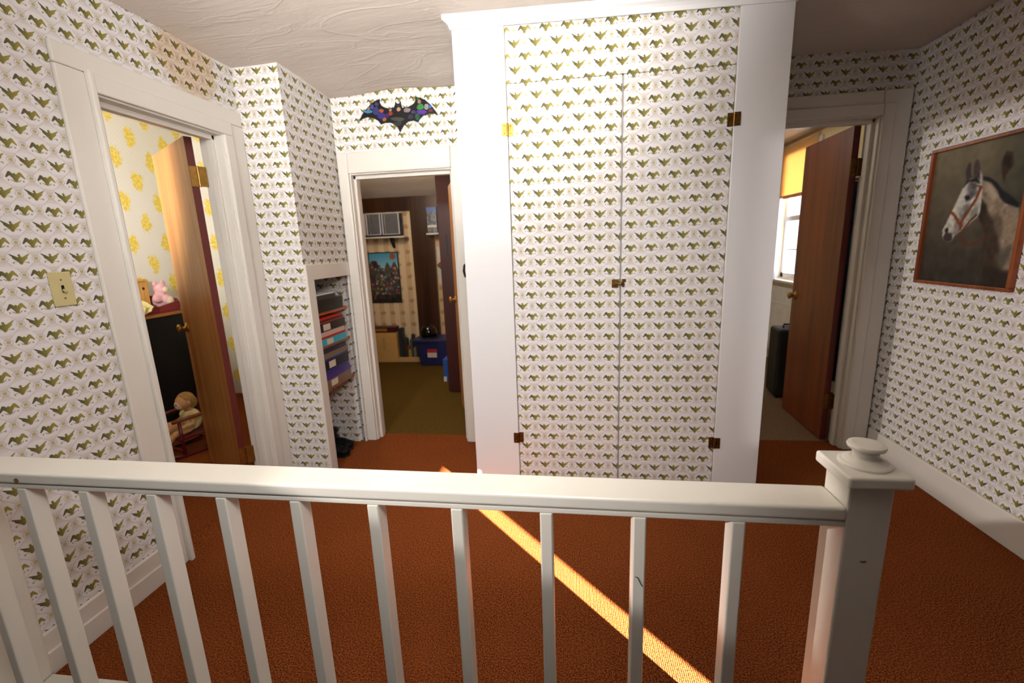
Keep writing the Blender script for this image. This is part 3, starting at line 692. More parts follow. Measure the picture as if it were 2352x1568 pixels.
struct('ceiling_bedroom', B(RX, XL-WT+.001, .68, 3.98, RZ, RZ+.05), plain('bedroom_ceiling', (232, 222, 206), .8), 'bedroom ceiling')
bm = bmesh.new(); box(bm, RX, XL-WT, .68, 2.9, -.05, 0); box(bm, RX, -1.995, 2.9, 3.98, -.05, 0); box(bm, XL-WT, XL-.001, D1[0], D1[1], -.05, -.001)
struct('floor_bedroom', bm, RUST, 'rust carpet of the bedroom')

DX, DZ = -3.2, .95
dr = thing('dresser', 'black dresser with a wooden top in the bedroom', 'dresser', (DX-.12, 2.85, 0))
obj('body', B(RX+.002, DX, 2.28, 3.30, .06, DZ-.022), BLACKM, dr, bev=.004); obj('top', B(RX+.001, DX+.004, 2.27, 3.318, DZ-.022, DZ), wood('dresser_top_wood', (128, 76, 32), (180, 120, 60), 1), dr, bev=.003)
for y in (2.31, 3.24):
    for x in (RX+.03, DX-.05): obj('foot', B(x, x+.03, y, y+.03, 0, .06), BLACKM, dr)
m_red = plain('maroon_bin_paint', (120, 20, 30), .4)
bn = thing('toy_bin', 'open maroon toy bin on the black dresser', 'bin', (DX-.12, 2.9, DZ))
obj('floor_board', B(RX+.02, DX-.006, 2.52, 3.315, DZ, DZ+.012), m_red, bn)
obj('front_board', B(DX-.022, DX-.006, 2.52, 3.10, DZ+.012, DZ+.058), m_red, bn, bev=.003); obj('back_board', B(RX+.02, RX+.036, 2.52, 3.298, DZ+.012, DZ+.13), m_red, bn, bev=.003)
bm = bmesh.new(); prism(bm, [(RX+.036, DZ+.012), (DX-.02, DZ+.012), (DX-.006, DZ+.05), (DX-.03, DZ+.10), (RX+.036, DZ+.155)], 1, 3.298, 3.315); obj('side_board', bm, m_red, bn, bev=.003)
bm = bmesh.new(); prism(bm, [(3.10, DZ+.012), (3.298, DZ+.012), (3.298, DZ+.085), (3.10, DZ+.052)], 0, DX-.022, DX-.006); obj('front_board', bm, m_red, bn, bev=.002)
# pink plush
m_pink = plain('pink_plush', (226, 178, 184), .95, .1, .08, 60, bump=.3); m_cream = plain('cream_plush', (226, 206, 176), .95, .1, .08, 60, bump=.3)
pk = thing('plush_animal', 'pink and cream plush animal sitting in the maroon bin', 'plush toy', (-3.30, 3.19, DZ+.012), 0, 'plush toys in the bedroom')
bm = bmesh.new(); ball(bm, (-3.31, 3.232, 1.04), (.052, .058, .075)); ball(bm, (-3.305, 3.246, 1.135), (.048, .05, .05)); ball(bm, (-3.272, 3.172, 1.06), (.026, .042, .032)); ball(bm, (-3.255, 3.238, 1.05), (.035, .04, .04))
obj('body', bm, m_pink, pk, remesh=.008)
bm = bmesh.new(); ball(bm, (-3.262, 3.250, 1.128), (.02, .026, .024)); obj('muzzle', bm, m_cream, pk, smooth=True)
bm = bmesh.new(); ball(bm, (-3.235, 3.246, 1.042), (.022, .034, .034)); obj('paw', bm, m_cream, pk, smooth=True)
for y in (3.212, 3.282):
    bm = bmesh.new(); ball(bm, (-3.31, y, 1.178), (.012, .02, .026)); obj('ear', bm, m_pink, pk, smooth=True)
# yellow blanket hanging over the front of the bin
m_yel = plain('pale_yellow_cloth', (236, 222, 160), .9, .1, .05, 20, bump=.3)
bm = bmesh.new(); NU, NV = 24, 20; g = {}
for i in range(NU+1):
    for j in range(NV+1):
        s, t = i/NU, j/NV; y = 2.885+.145*s+.016*math.sin(t*5); fold = .012*math.sin(s*15)+.007*math.sin(s*31+t*4)
        if t < .55: x = RX+.07+(DX-.006-RX-.07)*t/.55; z = 1.035+.025*math.sin(t/.55*PI)-.02*(t/.55)+fold*.8
        else: x = DX+.008+fold*.5; z = 1.015-(t-.55)/.45*(.026+.026*math.sin(s*PI))
        g[i, j] = bm.verts.new((x+.004, y, z))
for i in range(NU):
    for j in range(NV): bm.faces.new((g[i, j], g[i+1, j], g[i+1, j+1], g[i, j+1]))
o = tag(obj('doll_blanket', bm, m_yel, smooth=True), 'pale yellow blanket draped over the front of the maroon bin', 'blanket')
s_ = o.modifiers.new('solid', 'SOLIDIFY'); s_.thickness = .006; s_.offset = 1
# wooden birdhouse
bh = thing('birdhouse', 'small wooden birdhouse with a round hole beside the pink plush', 'birdhouse', (-3.36, 3.07, DZ+.012))
pine = wood('birdhouse_pine', (196, 140, 62), (232, 186, 106), 2, 2)
obj('house_body', B(-3.405, -3.33, 3.05, 3.165, DZ+.012, 1.205), pine, bh, bev=.003)
bm = bmesh.new(); prism(bm, [(3.04, 1.205), (3.175, 1.205), (3.16, 1.222), (3.055, 1.222)], 0, -3.415, -3.32); obj('roof', bm, pine, bh, bev=.002)
bm = bmesh.new(); lathe(bm, [(.011, 0), (.011, .002)], 18, Matrix.Translation((-3.331, 3.125, 1.150)) @ Matrix.Rotation(PI/2, 4, 'Y')); obj('entry_hole', bm, BLACKM, bh)
for k, z in enumerate((1.18, 1.195)):
    bm = bmesh.new(); box(bm, -3.331, -3.326, 3.05, 3.165, z-.004, z+.002); obj('front_molding', bm, pine, bh)

# doll-sized rocking chair and its doll
fx = Vector((-.35, -.94, 0)).normalized(); wx = Vector((-.94, .35, 0)).normalized()
ch_o = Vector((-2.69, 2.58, 0)); chr_ = thing('doll_rocking_chair', 'small dark red rocking chair on the bedroom floor', 'rocking chair', ch_o)
m_rc = plain('dark_red_lacquer', (96, 18, 22), .3)
def W(a, b, z): return ch_o+wx*a-fx*b+Vector((0, 0, z))
WD, DP = .26, .24
for a in (0, WD):
    bm = bmesh.new(); tube(bm, [W(a, 0, .022), W(a, 0, .27)], .011); obj('front_leg', bm, m_rc, chr_, smooth=True)
    bm = bmesh.new(); tube(bm, [W(a, DP, .022), W(a, DP+.01, .2), W(a, DP+.06, .50)], .011); obj('back_post', bm, m_rc, chr_, smooth=True)
    bm = bmesh.new(); tube(bm, [W(a, -.04, .272), W(a, .08, .278), W(a, DP+.02, .275)], .013); obj('arm', bm, wood('arm_wood', (110, 50, 24), (150, 80, 40), 1) if a == 0 else m_rc, chr_, smooth=True)
    bm = bmesh.new(); tube(bm, [W(a, -.09, .038), W(a, -.02, .018), W(a, .1, .011), W(a, .24, .018), W(a, .36, .042)], .011); obj('rocker', bm, m_rc, chr_, smooth=True)
for z, b in ((.05, 0), (.10, DP)):
    bm = bmesh.new(); tube(bm, [W(0, b, z), W(WD, b, z)], .007); obj('rung', bm, plain('lit_red_rung', (130, 40, 40), .3), chr_, smooth=True)  # rungs' lighter red has the light on them put into the colour
bm = bmesh.new(); vs = [W(a, b, z) for z in (.128, .145) for a, b in ((-.01, -.02), (WD+.01, -.02), (WD+.01, DP+.01), (-.01, DP+.01))]
q = [bm.verts.new(v) for v in vs]
for f in ((3, 2, 1, 0), (4, 5, 6, 7), (0, 1, 5, 4), (1, 2, 6, 5), (2, 3, 7, 6), (3, 0, 4, 7)): bm.faces.new([q[i] for i in f])
obj('seat', bm, m_rc, chr_, bev=.004)
for k in range(5):
    a = WD*(k+.5)/5; bm = bmesh.new(); tube(bm, [W(a, DP+.005, .145), W(a, DP+.055, .47)], .006); obj('back_spindle', bm, m_rc, chr_, smooth=True)
bm = bmesh.new(); tube(bm, [W(-.015, DP+.06, .485), W(WD/2, DP+.07, .50), W(WD+.015, DP+.06, .485)], .016); obj('crest_rail', bm, m_rc, chr_, smooth=True)
dl = thing('plush_doll', 'plush doll in a yellow top slumped in the red rocking chair', 'doll', W(.12, .12, .146), 0, 'plush toys in the bedroom')
m_skin = plain('tan_plush', (206, 158, 110), .95, .1, .1, 50, bump=.2); m_hair = plain('blond_hair', (170, 130, 80), .9, .1, .2, 80, bump=.5)
bm = bmesh.new(); ball(bm, W(.12, .14, .215), (.055, .055, .075)); ball(bm, W(.12, .13, .30), (.03, .03, .03)); ball(bm, W(.11, .10, .365), (.052, .052, .056))
for s, a0 in ((1, .035), (-1, .205)):
    tube(bm, [W(.12-(.12-a0)*.5, .13, .27), W(a0, .10, .21), W(a0+.012, .03, .20)], .022, 12, .017); ball(bm, W(a0+.012, .025, .20), .02)
    tube(bm, [W(.12-(.12-a0)*.55, .10, .172), W(.12-(.12-a0)*.8, -.02, .168), W(.12-(.12-a0)*.95, -.07, .13)], .026, 12, .021); ball(bm, W(.12-(.12-a0)*.97, -.085, .12), (.024, .03, .028))
obj('body', bm, m_skin, dl, remesh=.007)
bm = bmesh.new(); ball(bm, W(.12, .138, .222), (.062, .062, .082)); ball(bm, W(.06, .125, .258), .034); ball(bm, W(.18, .125, .258), .034); obj('top', bm, m_yel, dl, remesh=.007)
bm = bmesh.new(); ball(bm, W(.112, .118, .382), (.058, .056, .052)); ball(bm, W(.112, .145, .355), (.05, .035, .05)); obj('hair', bm, m_hair, dl, remesh=.007)
bm = bmesh.new(); ball(bm, W(.108, .072, .352), (.034, .03, .034)); obj('face', bm, m_cream, dl, smooth=True)
for a in (.055, .165):
    bm = bmesh.new(); ball(bm, W(a, .105, .362), (.012, .014, .018)); obj('ear', bm, m_skin, dl, smooth=True)
for a in (.093, .122):
    bm = bmesh.new(); ball(bm, W(a, .044, .362), .005); obj('eye', bm, BLACK, dl, smooth=True)

# ------------------------------------------------------------------ toy room behind the middle doorway
YT = 5.37; XT0, XT1 = -3.1, -.45
def rose_paper():
    m = Mat('rose_stripe_wallpaper', .75, .2); U, V, vec = m.uv()
    st = ((U*(2*PI/.13)).sin()*.5+.5).step(.35, .6)
    n = (m.noise(vec, 26, 3)-.5)
    u = (U+.02).wrap(.065); v = (V+U*0.0).wrap(.075); e = ((u/.035)*(u/.035)+(v/.03)*(v/.03)).sqrt()+n*1.5
    f = (1.0-e.step(.6, 1.1))*.75
    c = m.mix(st, lin((206, 176, 136)), lin((222, 200, 164)))
    m.color(m.mix(f, c, m.mix(m.noise(vec, 90, 2).step(.4, .6), lin((186, 112, 84)), lin((150, 150, 100))))); return m.m
struct('wall_toy_room_back', B(XT0, XT1, YT, YT+.05, -.05, 2.6), rose_paper(), 'toy room wall with striped rose paper')
bm = bmesh.new(); box(bm, XT0-.05, XT0, 4.08, YT+.05, -.05, 2.6); box(bm, -1.972, -1.955, YB+WT, 4.08, -.05, 2.6); box(bm, XT1, XT1+.05, YB+WT, YT+.05, -.05, 2.6); box(bm, XT0, -1.955, 4.08, 4.10, -.05, 2.6)
struct('wall_toy_room', bm, plain('tan_wall', (200, 176, 140), .75), 'side walls of the toy room')
bm = bmesh.new(); vs = [(y, z) for y, z in ((YB+WT, 2.42), (4.3, 2.30), (YT, 1.985), (YT, 2.06), (4.3, 2.38), (YB+WT, 2.5))]
prism(bm, vs, 0, -1.955, XT1)
vs = [(4.10, 2.323), (4.3, 2.30), (YT, 1.985), (YT, 2.06), (4.3, 2.38), (4.10, 2.40)]; prism(bm, vs, 0, XT0, -1.955); struct('ceiling_toy_room', bm, PLASTER, 'sloping plaster ceiling of the toy room')
struct('floor_toy_room', B(XT0, XT1, YB+.1005, YT, -.08, -.001), GREEN, 'olive green carpet of the toy room')
struct('trim_8', B(XT0, XT1, YT-.03, YT-.001, 1.83, 1.995), DARKWOOD, 'dark beam along the top of the toy room wall')
struct('trim_9', B(-1.885, -1.62, YT-.06, YT-.001, 0, 1.83), DARKWOOD, 'dark post on the toy room wall')
bm = bmesh.new(); box(bm, -1.175, -.60, 4.03, 4.065, .012, 2.2)
o = struct('door_4', bm, plain('dark_maroon_paint', (64, 26, 24), .4), 'maroon painted closet door standing in the toy room')
bm = bmesh.new(); box(bm, -1.112, -1.10, 4.025, 4.031, 1.30, 1.50); obj('hinge', bm, BLACK, o)
bm = bmesh.new(); box(bm, -1.16, -.62, 4.05, 4.30, -.001, .011); 
struct('trim_10', bm, DARKWOOD, 'low threshold under the maroon closet door')
# poster
POx0, POx1, POz0, POz1 = -2.47, -2.105, .745, 1.345
po = thing('poster', 'black framed poster with blue sky over a crowded colourful mass', 'poster', (-2.29, YT, POz0))
obj('frame', B(POx0-.012, POx1+.012, YT-.016, YT-.001, POz0-.012, POz1+.012), BLACK, po, bev=.003)
nx, ny = 70, 110; S2, T2 = np.meshgrid(np.linspace(0, 1, nx), np.linspace(0, 1, ny)); S, T = S2, T2
pim = np.zeros((ny, nx, 3)); pim[:] = grad((180, 214, 226), (70, 150, 190), np.clip((T-.6)/.4, 0, 1))
rs = np.random.RandomState(11); sky = .74+.10*np.sin(S*9+1)*.4+.06*np.sin(S*23)
crowd = T < sky
tex = rs.randint(40, 110, (ny//4+1, nx//4+1, 3)).repeat(4, 0).repeat(4, 1)[:ny, :nx].astype(float)
pim[crowd] = tex[crowd]*np.array((1.0, .95, .95))
for k in range(130):
    a, b = rs.rand(), rs.rand()*.66+.06; r_ = .012+.028*rs.rand(); c = [(200, 66, 50), (206, 130, 80), (90, 104, 160), (150, 150, 156), (80, 124, 90), (200, 190, 176), (60, 60, 74), (160, 90, 76)][rs.randint(8)]
    m_ = ((S-a)**2+((T-b)*1.6)**2) < r_**2; pim[m_] = c
pim[((S-.83)**2+((T-.93)*1.6)**2) < .011] = (150, 92, 60); pim[(np.abs(S-.22-(T-.75)*-.6) < .09) & (T > .7) & (T < .85)] = (70, 40, 46)
pim[T < .16] *= .6
paint_grid('print', (POx0, YT-.0165, POz0), (POx1-POx0, 0, 0), (0, 0, POz1-POz0), nx, ny, blur(np.clip(pim, 10, 240), 1), col_attr('poster_print', .3), po)
# wall shelves with display cases
m_sh = plain('white_shelf', (206, 200, 190), .5)
def wshelf(x0, x1, z, lab, bx=None):
    r = thing('wall_shelf', lab, 'shelf', ((x0+x1)/2, YT, z), 0, 'white shelves in the toy room')
    obj('shelf_top', B(x0, x1, YT-.17, YT-.03, z-.018, z), m_sh, r, bev=.002)
    for b in bx or ():
        bm = bmesh.new(); prism(bm, [(YT-.031, z-.018), (YT-.14, z-.018), (YT-.14, z-.028), (YT-.045, z-.13), (YT-.031, z-.13)], 0, b-.012, b+.012); obj('bracket', bm, BLACK, r)
SZ1 = 1.538
wshelf(-2.75, -1.935, SZ1, 'white wall shelf with black bracket holding the clear cases', (-2.12, -2.6)); wshelf(-1.665, -1.25, 1.555, 'short white wall shelf right of the dark post', (-1.35,))
mg = Mat('clear_plastic', .08, .5); mg.b.inputs['Base Color'].default_value = (.9, .92, .95, 1); mg.b.inputs['Transmission Weight'].default_value = .9; mg.b.inputs['IOR'].default_value = 1.2; CLEAR = mg.m
m_fig = plain('dark_figure', (44, 48, 56), .5, .5, .5, 25); m_edge = plain('case_edge', (196, 196, 206), .25, .5)
def dcase(x0, x1, z, h, lab):
    r = thing('display_case', lab, 'display case', ((x0+x1)/2, YT-.1, z), 0, 'clear display cases on the toy room shelf'); y0, y1 = YT-.165, YT-.05
    obj('base', B(x0, x1, y0, y1, z, z+.02), BLACK, r)
    bm = bmesh.new()
    for x in (x0, x1-.014):
        box(bm, x, x+.014, y0, y0+.008, z+.02, z+h)
    box(bm, x0, x1, y0, y0+.006, z+h-.010, z+h); box(bm, x0, x1, y0, y0+.006, z+.02, z+.028); obj('edge_frame', bm, m_edge, r, bev=.002)
    bm = bmesh.new(); box(bm, x0+.014, x1-.014, y0+.002, y0+.004, z+.028, z+h-.01); obj('pane', bm, CLEAR, r)
    bm = bmesh.new(); c = (x0+x1)/2; yy = y0+.055; ball(bm, (c, yy, z+h*.72), .022); ball(bm, (c, yy, z+h*.5), (.032, .022, .05)); tube(bm, [(c-.014, yy, z+.02), (c-.012, yy, z+h*.4)], .014); tube(bm, [(c+.014, yy, z+.02), (c+.012, yy, z+h*.4)], .014); tube(bm, [(c-.03, yy, z+h*.6), (c-.045, yy-.01, z+h*.38)], .01); tube(bm, [(c+.03, yy, z+h*.6), (c+.045, yy-.01, z+h*.38)], .01)
    obj('figure', bm, m_fig, r, remesh=.008)
    obj('back_panel', B(x0, x1, y1-.004, y1, z+.02, z+h), m_fig, r)
dcase(-2.56, -2.405, SZ1, .27, 'clear display case half hidden at the left end of the shelf'); dcase(-2.395, -2.215, SZ1, .27, 'clear display case in the middle of the toy room shelf'); dcase(-2.20, -1.985, SZ1, .27, 'clear display case at the right end of the toy room shelf')
bx = thing('toy_box', 'blue and grey boxed toy on the short shelf', 'box', (-1.58, YT-.1, 1.555), 0, 'boxed toys on the short shelf')
obj('carton', B(-1.645, -1.53, YT-.16, YT-.06, 1.555, 1.80), plain('box_print', (96, 104, 116), .4, .5, .6, 22), bx); obj('lid', B(-1.647, -1.528, YT-.162, YT-.058, 1.80, 1.845), plain('blue_lid', (50, 90, 180), .35), bx); obj('band', B(-1.6452, -1.535, YT-.1605, YT-.16, 1.62, 1.645), m_sh, bx)
bx = thing('toy_box', 'narrow dark boxed toy with white corner beside the blue lidded box', 'box', (-1.47, YT-.1, 1.555), 0, 'boxed toys on the short shelf')
obj('carton', B(-1.515, -1.44, YT-.16, YT-.06, 1.555, 1.80), m_fig, bx); obj('corner_cap', B(-1.517, -1.49, YT-.162, YT-.13, 1.80, 1.83), m_edge, bx)
# wall art right of the post
ar = thing('wall_art', 'square print with a red and green diamond right of the dark post', 'picture', (-1.45, YT, .95))
obj('sheet', B(-1.60, -1.16, YT-.008, YT-.001, .955, 1.395), plain('white_sheet', (205, 200, 195), .6), ar)
bm = bmesh.new(); cx, cz, r_ = -1.38, 1.175, .235; prism(bm, [(cx-r_, cz), (cx, cz), (cx, cz+r_*.93)], 1, YT-.0095, YT-.008); prism(bm, [(cx, cz+.001), (cx+r_*.9, cz), (cx, cz+r_*.93)], 1, YT-.0095, YT-.008); obj('red_half', bm, plain('print_red', (150, 24, 26), .5, .5, .4, 18), ar)
bm = bmesh.new(); prism(bm, [(cx-r_, cz-.001), (cx+r_*.9, cz-.001), (cx, cz-r_*.93)], 1, YT-.0095, YT-.008); obj('green_half', bm, plain('print_green', (24, 96, 54), .5, .5, .3, 22), ar)
# boxes on the floor
m_kr = plain('kraft_board', (206, 160, 96), .75, .2, .05, 6)
kb = thing('cardboard_box', 'plain tan cardboard box on the toy room carpet', 'box', (-2.31, 5.27, 0))
obj('carton', B(-2.60, -2.145, 5.20, 5.345, 0, .375), m_kr, kb, bev=.003); obj('faded_print', B(-2.335, -2.295, 5.1992, 5.20, .16, .31), plain('faded_ink', (176, 146, 96), .8), kb)
tr = thing('game_box', 'maroon and gold box lying on the tan cardboard box', 'box', (-2.33, 5.27, .375))
obj('lid', B(-2.58, -2.155, 5.205, 5.34, .375, .445), plain('maroon_card', (66, 20, 24), .4), tr, bev=.003); obj('gold_print', B(-2.41, -2.26, 5.204, 5.205, .395, .43), plain('gold_ink', (150, 110, 30), .5), tr)
tag(obj('dark_panel', B(-2.13, -2.085, 5.23, 5.33, .06, .42), plain('teal_black_panel', (34, 46, 50), .5)), 'dark green panel standing beside the tan cardboard box', 'panel')
tag(obj('wooden_plank', B(-2.14, -1.84, 5.2, 5.34, 0, .055), plain('light_pine', (206, 164, 110), .6, .3, .08, 5), bev=.002), 'light wooden plank on the carpet between box and blue bin', 'plank')
rs = np.random.RandomState(21); cb = thing('toy_playset', 'dark jumbled toy set on the wooden plank', 'toy', (-1.98, 5.27, .055))
for k in range(9):
    c = [(60, 40, 34), (40, 52, 44), (150, 40, 36), (170, 150, 60), (70, 80, 84), (36, 36, 38), (120, 110, 100), (44, 60, 40), (90, 50, 40)][k]
    x = -2.065+.022*k; h = [.16, .24, .13, .09, .22, .28, .12, .18, .2][k]; bm = bmesh.new(); box(bm, x-.017, x+.017, 5.23+.006*(k % 3), 5.30, .055, .055+h); ball(bm, (x, 5.26, .055+h), .017); obj('toy_piece', bm, plain('toy_piece_%d' % k, c, .5), cb, bev=.004)
m_bl = plain('navy_tote', (30, 36, 84), .45)
tb = thing('storage_tote', 'navy blue plastic storage tote with a red and white label', 'tote', (-1.60, 5.13, 0))
bm = bmesh.new(); a = [(-1.80, 5.03), (-1.37, 5.03), (-1.37, 5.29), (-1.80, 5.29)]; b = [(-1.83, 5.01), (-1.34, 5.01), (-1.34, 5.31), (-1.83, 5.31)]
lo = [bm.verts.new((*p, 0)) for p in a]; hi = [bm.verts.new((*p, .285)) for p in b]; bm.faces.new(lo); bm.faces.new(hi)
for i in range(4): bm.faces.new((lo[i], lo[(i+1) % 4], hi[(i+1) % 4], hi[i]))
obj('tub', bm, m_bl, tb, bev=.012)
obj('lid', B(-1.875, -1.32, 4.995, 5.325, .285, .325), m_bl, tb, bev=.01)
obj('label_sticker', B(-1.70, -1.585, 5.008, 5.016, .105, .205), m_sh, tb); obj('label_band', B(-1.70, -1.585, 5.006, 5.009, .165, .207), plain('label_red', (176, 44, 48), .5), tb)
hl = thing('helmet', 'glossy black helmet on the navy storage tote', 'helmet', (-1.70, 5.12, .325))
bm = bmesh.new(); lathe(bm, [(.085, 0), (.097, .03), (.100, .07), (.090, .11), (.066, .145), (.034, .163), (.001, .168)], 32, Matrix.Translation((-1.70, 5.12, .325))); obj('shell', bm, plain('gloss_black', (8, 8, 9), .08, .6), hl, smooth=True)
bm = bmesh.new(); lathe(bm, [(.088, 0), (.112, .002), (.113, .010), (.098, .014)], 32, Matrix.Translation((-1.70, 5.12, .3255))); obj('brim', bm, BLACK, hl, smooth=True)
bt = thing('blue_toy_bin', 'bright blue plastic bin peeking out beside the maroon door', 'bin', (-1.23, 4.42, 0))
obj('tub', B(-1.335, -1.16, 4.40, 4.62, 0, .24), plain('bright_blue', (40, 80, 160), .4), bt, bev=.01); obj('caster', B(-1.33, -1.30, 4.385, 4.40, .0, .05), m_sh, bt)

# ------------------------------------------------------------------ bright room behind the right doorway
XW = 2.28; RZ3 = 2.325; Y3 = 6.6
WY0, WY1, WZ0, WZ1 = 4.70, 5.30, .93, 2.17
m_w3 = plain('cream_bedroom_wall', (232, 216, 178), .7)
bm = bmesh.new(); box(bm, XW, XW+.06, YB+WT, WY0, -.05, 2.5); box(bm, XW, XW+.06, WY1, Y3, -.05, 2.5); box(bm, XW, XW+.06, WY0, WY1, -.05, WZ0); box(bm, XW, XW+.06, WY0, WY1, WZ1, 2.5)
struct('wall_bright_room_right', bm, m_w3, 'cream wall with the bright window')
bm = bmesh.new(); box(bm, -.2, XW+.06, Y3, Y3+.05, -.05, 2.5); box(bm, -.25, -.2, YB+WT, Y3+.05, -.05, 2.5); box(bm, XR+.02, XW+.06, YB+WT-.02, YB+WT, -.05, 2.5)
struct('wall_bright_room', bm, m_w3, 'other walls of the bright room')
struct('ceiling_bright_room', B(-.2, XW, YB+WT, Y3, RZ3, RZ3+.05), plain('pale_ceiling', (226, 220, 214), .8), 'ceiling of the bright room')
bm = bmesh.new(); box(bm, -.2, XW, YB+.10, Y3, -.06, .001); struct('floor_bright_room', bm, BEIGE, 'beige carpet of the bright room')
struct('trim_11', B(XW-.012, XW, YB+WT, Y3, RZ3-.03, RZ3), plain('brown_cove', (150, 110, 76), .6), 'thin brown cove strip at the ceiling')
# window
win = bpy.data.objects.new('window_1', None); C.objects.link(win); win.location = (XW, 5.0, WZ0); win['kind'] = 'structure'; win['label'] = 'tall window with a yellow shade and white curtain'; win['category'] = 'window'
m_wt = plain('window_white', (230, 230, 234), .45)
bm = bmesh.new(); box(bm, XW-.02, XW+.0, WY0-.07, WY0, WZ0-.02, WZ1+.08); box(bm, XW-.02, XW, WY1, WY1+.07, WZ0-.02, WZ1+.08); box(bm, XW-.02, XW, WY0, WY1, WZ1, WZ1+.08); obj('window_frame', bm, m_wt, win, bev=.004)
bm = bmesh.new(); box(bm, XW-.06, XW+.02, WY0-.09, WY1+.09, WZ0-.045, WZ0-.02); obj('window_sill', bm, m_wt, win, bev=.004)
bm = bmesh.new(); box(bm, XW+.02, XW+.05, WY0, WY0+.05, WZ0, WZ1); box(bm, XW+.02, XW+.05, WY1-.05, WY1, WZ0, WZ1); box(bm, XW+.015, XW+.05, WY0, WY1, 1.52, 1.57); box(bm, XW+.02, XW+.05, WY0, WY1, WZ0, WZ0+.05); box(bm, XW+.025, XW+.045, WY0+.05, WY1-.05, 1.22, 1.235); box(bm, XW+.025, XW+.045, 4.99, 5.005, WZ0, 1.52); obj('sash', bm, m_wt, win)
mgl = Mat('window_glass', .02); mgl.b.inputs['Transmission Weight'].default_value = 1; mgl.b.inputs['IOR'].default_value = 1.01; mgl.color((.98, .99, 1))
bm = B(XW+.033, XW+.036, WY0+.05, WY1-.05, WZ0+.05, WZ1); obj('pane', bm, mgl.m, win)
def translucent(name, rgb, w):
    m = bpy.data.materials.new(name); m.use_nodes = True; nt = m.node_tree; nt.nodes.clear()
    o = nt.nodes.new('ShaderNodeOutputMaterial'); d = nt.nodes.new('ShaderNodeBsdfDiffuse'); t = nt.nodes.new('ShaderNodeBsdfTranslucent'); x = nt.nodes.new('ShaderNodeMixShader')
    d.inputs[0].default_value = t.inputs[0].default_value = (*lin(rgb), 1); x.inputs[0].default_value = w
    nt.links.new(d.outputs[0], x.inputs[1]); nt.links.new(t.outputs[0], x.inputs[2]); nt.links.new(x.outputs[0], o.inputs[0]); return m
sh = thing('roller_shade', 'yellow roller shade pulled halfway down the bright window', 'shade', (XW-.03, 5.0, 1.75))
obj('fabric', B(XW-.034, XW-.032, WY0-.03, WY1+.055, 1.78, WZ1+.09), translucent('yellow_shade_fabric', (240, 206, 150), .4), sh)
obj('hem_bar', B(XW-.037, XW-.029, WY0-.03, WY1+.055, 1.745, 1.78), plain('hem', (206, 150, 110), .6), sh, bev=.003)
bm = bmesh.new(); tube(bm, [(XW-.035, WY0-.04, WZ1+.10), (XW-.035, WY1+.065, WZ1+.10)], .008); obj('roller', bm, plain('roller_cream', (226, 206, 170), .6), sh, smooth=True)
bm = bmesh.new(); box(bm, XW-.06, XW-.001, 5.375, 5.395, 1.80, 2.03); obj('side_bracket', bm, plain('dark_bracket', (50, 36, 28), .5), sh)
cu = bmesh.new(); N = 40; rows_ = []
for i in range(N+1):
    s = i/N; y = WY1-.06+.26*s; x = XW-.055+.012*math.sin(s*26)
    rows_.append((cu.verts.new((x, y, .89)), cu.verts.new((x, y, 1.76))))
for a, b in zip(rows_, rows_[1:]): cu.faces.new((a[0], b[0], b[1], a[1]))
tag(obj('sheer_curtain', cu, translucent('sheer_white', (240, 240, 246), .6), smooth=True), 'white sheer curtain hanging at the far side of the bright window', 'curtain')
su = thing('suitcase', 'black suitcase standing on the beige carpet of the bright room', 'suitcase', (1.87, 4.02, 0), -.12)
obj('shell', B(-.13, .13, -.13, .13, .012, .60), plain('black_nylon', (10, 11, 13), .7), su, local=True, bev=.03, seg=4)
bm = bmesh.new(); tube(bm, [(-.06, 0, .60), (-.06, 0, .628), (.06, 0, .628), (.06, 0, .60)], .008); obj('handle', bm, BLACK, su, local=True, smooth=True)
for a, b in ((-.1, -.1), (.1, -.1), (-.1, .1), (.1, .1)):
    bm = bmesh.new(); lathe(bm, [(.014, -.008), (.014, .008)], 14, Matrix.Translation((a, b, .014)) @ Matrix.Rotation(PI/2, 4, 'X')); obj('wheel', bm, BLACK, su, local=True)
# radiator panel below the window
rd = thing('radiator_panel', 'white panel radiator below the bright window', 'radiator', (XW-.04, 5.0, 0))
obj('front_panel', B(XW-.06, XW-.045, 4.62, 5.46, .12, .84), m_wt, rd, bev=.004); obj('seam_rail', B(XW-.066, XW-.06, 4.62, 5.46, .66, .675), m_wt, rd)
for y in (4.7, 5.36): obj('foot', B(XW-.06, XW-.02, y, y+.03, 0, .12), m_wt, rd)
obj('back_panel', B(XW-.045, XW-.012, 4.66, 5.42, .14, .82), m_wt, rd)
# dark clothes behind the open door
cg = bmesh.new(); rows_ = []; NN = 50
for i in range(NN+1):
    s = i/NN; y = 3.25+.9*s; rows_.append([cg.verts.new((XW-.09+.03*math.sin(s*30)+.012*math.sin(s*71), y, z)) for z in (.16, .6, 1.1, 1.72, 1.757)])
for a, b in zip(rows_, rows_[1:]):
    for k in range(4): cg.faces.new((a[k], b[k], b[k+1], a[k+1]))
ob = tag(obj('hanging_clothes', cg, plain('navy_cloth', (28, 34, 46), .9, .1, .5, 7), smooth=True), 'dark navy clothes hanging behind the mahogany door', 'clothes')
s_ = ob.modifiers.new('solid', 'SOLIDIFY'); s_.thickness = .02
bm = bmesh.new(); tube(bm, [(XW-.08, 3.15, 1.775), (XW-.08, 4.3, 1.775)], .012); tube(bm, [(XW-.08, 3.18, 1.775), (XW, 3.18, 1.775)], .010); tube(bm, [(XW-.08, 4.26, 1.775), (XW, 4.26, 1.775)], .010)
tag(obj('clothes_rail', bm, BLACK, smooth=True), 'black clothes rail on the wall behind the mahogany door', 'rail')

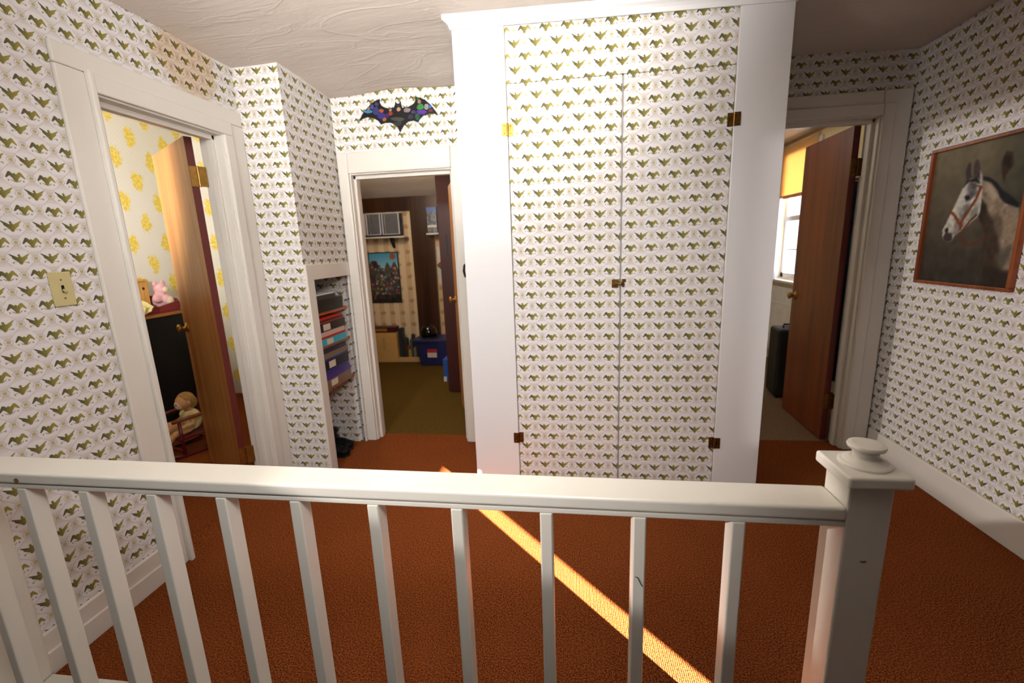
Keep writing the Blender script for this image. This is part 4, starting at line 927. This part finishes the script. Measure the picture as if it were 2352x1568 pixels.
# ------------------------------------------------------------------ light
def light(kind, name, loc, power, color=(1, 1, 1), **k):
    l = bpy.data.lights.new(name, kind); l.energy = power; l.color = color
    o = bpy.data.objects.new(name, l); C.objects.link(o); o.location = loc
    if 'target' in k: o.rotation_euler = (Vector(k.pop('target'))-Vector(loc)).to_track_quat('-Z', 'Y').to_euler()
    for a, b in k.items(): setattr(l, a, b)
    return o
# photographer's flash bounced off the ceiling
light('SPOT', 'bounce_flash', (-.15, -.10, 1.50), 350, (1, .97, .92), target=(-.42, 1.20, 2.42), spot_size=math.radians(80), spot_blend=1.0, shadow_soft_size=.06)
light('SPOT', 'hall_key_light', (-1.22, .60, 2.08), 98, (1, .97, .93), target=(-.66, 2.25, 1.45), spot_size=math.radians(102), spot_blend=.8, shadow_soft_size=.16)  # unseen key light added high on the left, no known fixture
light('SPOT', 'stair_fill_spot', (.0, .12, 1.98), 84, (1, .97, .95), target=(-.92, 2.2, 1.10), spot_size=math.radians(104), spot_blend=.8, shadow_soft_size=.22)  # unseen fill added near the camera for rail, closet and left wall
# unseen fill light added over the stair
light('POINT', 'stair_fill_point', (-.2, .25, 2.15), 3.5, (1, .95, .88), shadow_soft_size=.14)
# unseen source added to throw the lit patch on the right wall
light('AREA', 'wall_patch_light', (-2.60, .0, 1.50), 80, (1, .93, .90), target=(1.89, 2.6, 1.2), shape='DISK', size=.03)
# sun through the slit on the right
dh = Vector((-.677, .736, 0)).normalized(); e = math.radians(19.5); dirv = dh*math.cos(e)-Vector((0, 0, math.sin(e)))
sun = light('SUN', 'sun', (4, -4, 3), 170.0, (1, .85, .80), angle=math.radians(.55)); sun.rotation_euler = dirv.to_track_quat('-Z', 'Y').to_euler()
# lights in the side rooms
light('SPOT', 'bedroom_lamp', (-2.55, 1.45, 1.55), 190, (1, .95, .86), target=(-3.0, 3.1, 2.15), spot_size=math.radians(100), spot_blend=1.0, shadow_soft_size=.12)
light('POINT', 'bright_room_fill', (.75, 4.1, 2.1), 7, (1, .9, .76), shadow_soft_size=.12)  # added fill that brightens the open door and its jamb
light('POINT', 'toy_room_fill', (-1.7, 3.95, 2.05), 26, (1, .86, .68), shadow_soft_size=.12)  # unseen fill added to light the toy room
light('AREA', 'window_daylight', (XW+.5, 5.0, 1.5), 60, (.9, .95, 1), target=(XW-1, 5.0, 1.4), shape='RECTANGLE', size=1.0, size_y=1.4)
w = bpy.data.worlds.new('sky'); sc.world = w; w.use_nodes = True
w.node_tree.nodes['Background'].inputs[0].default_value = (.86, .93, 1, 1); w.node_tree.nodes['Background'].inputs[1].default_value = 2.2

sc.view_settings.view_transform = 'Standard'; sc.view_settings.look = 'None'; sc.view_settings.gamma = 1; sc.view_settings.use_curve_mapping = False
sc.view_settings.exposure = 0.12
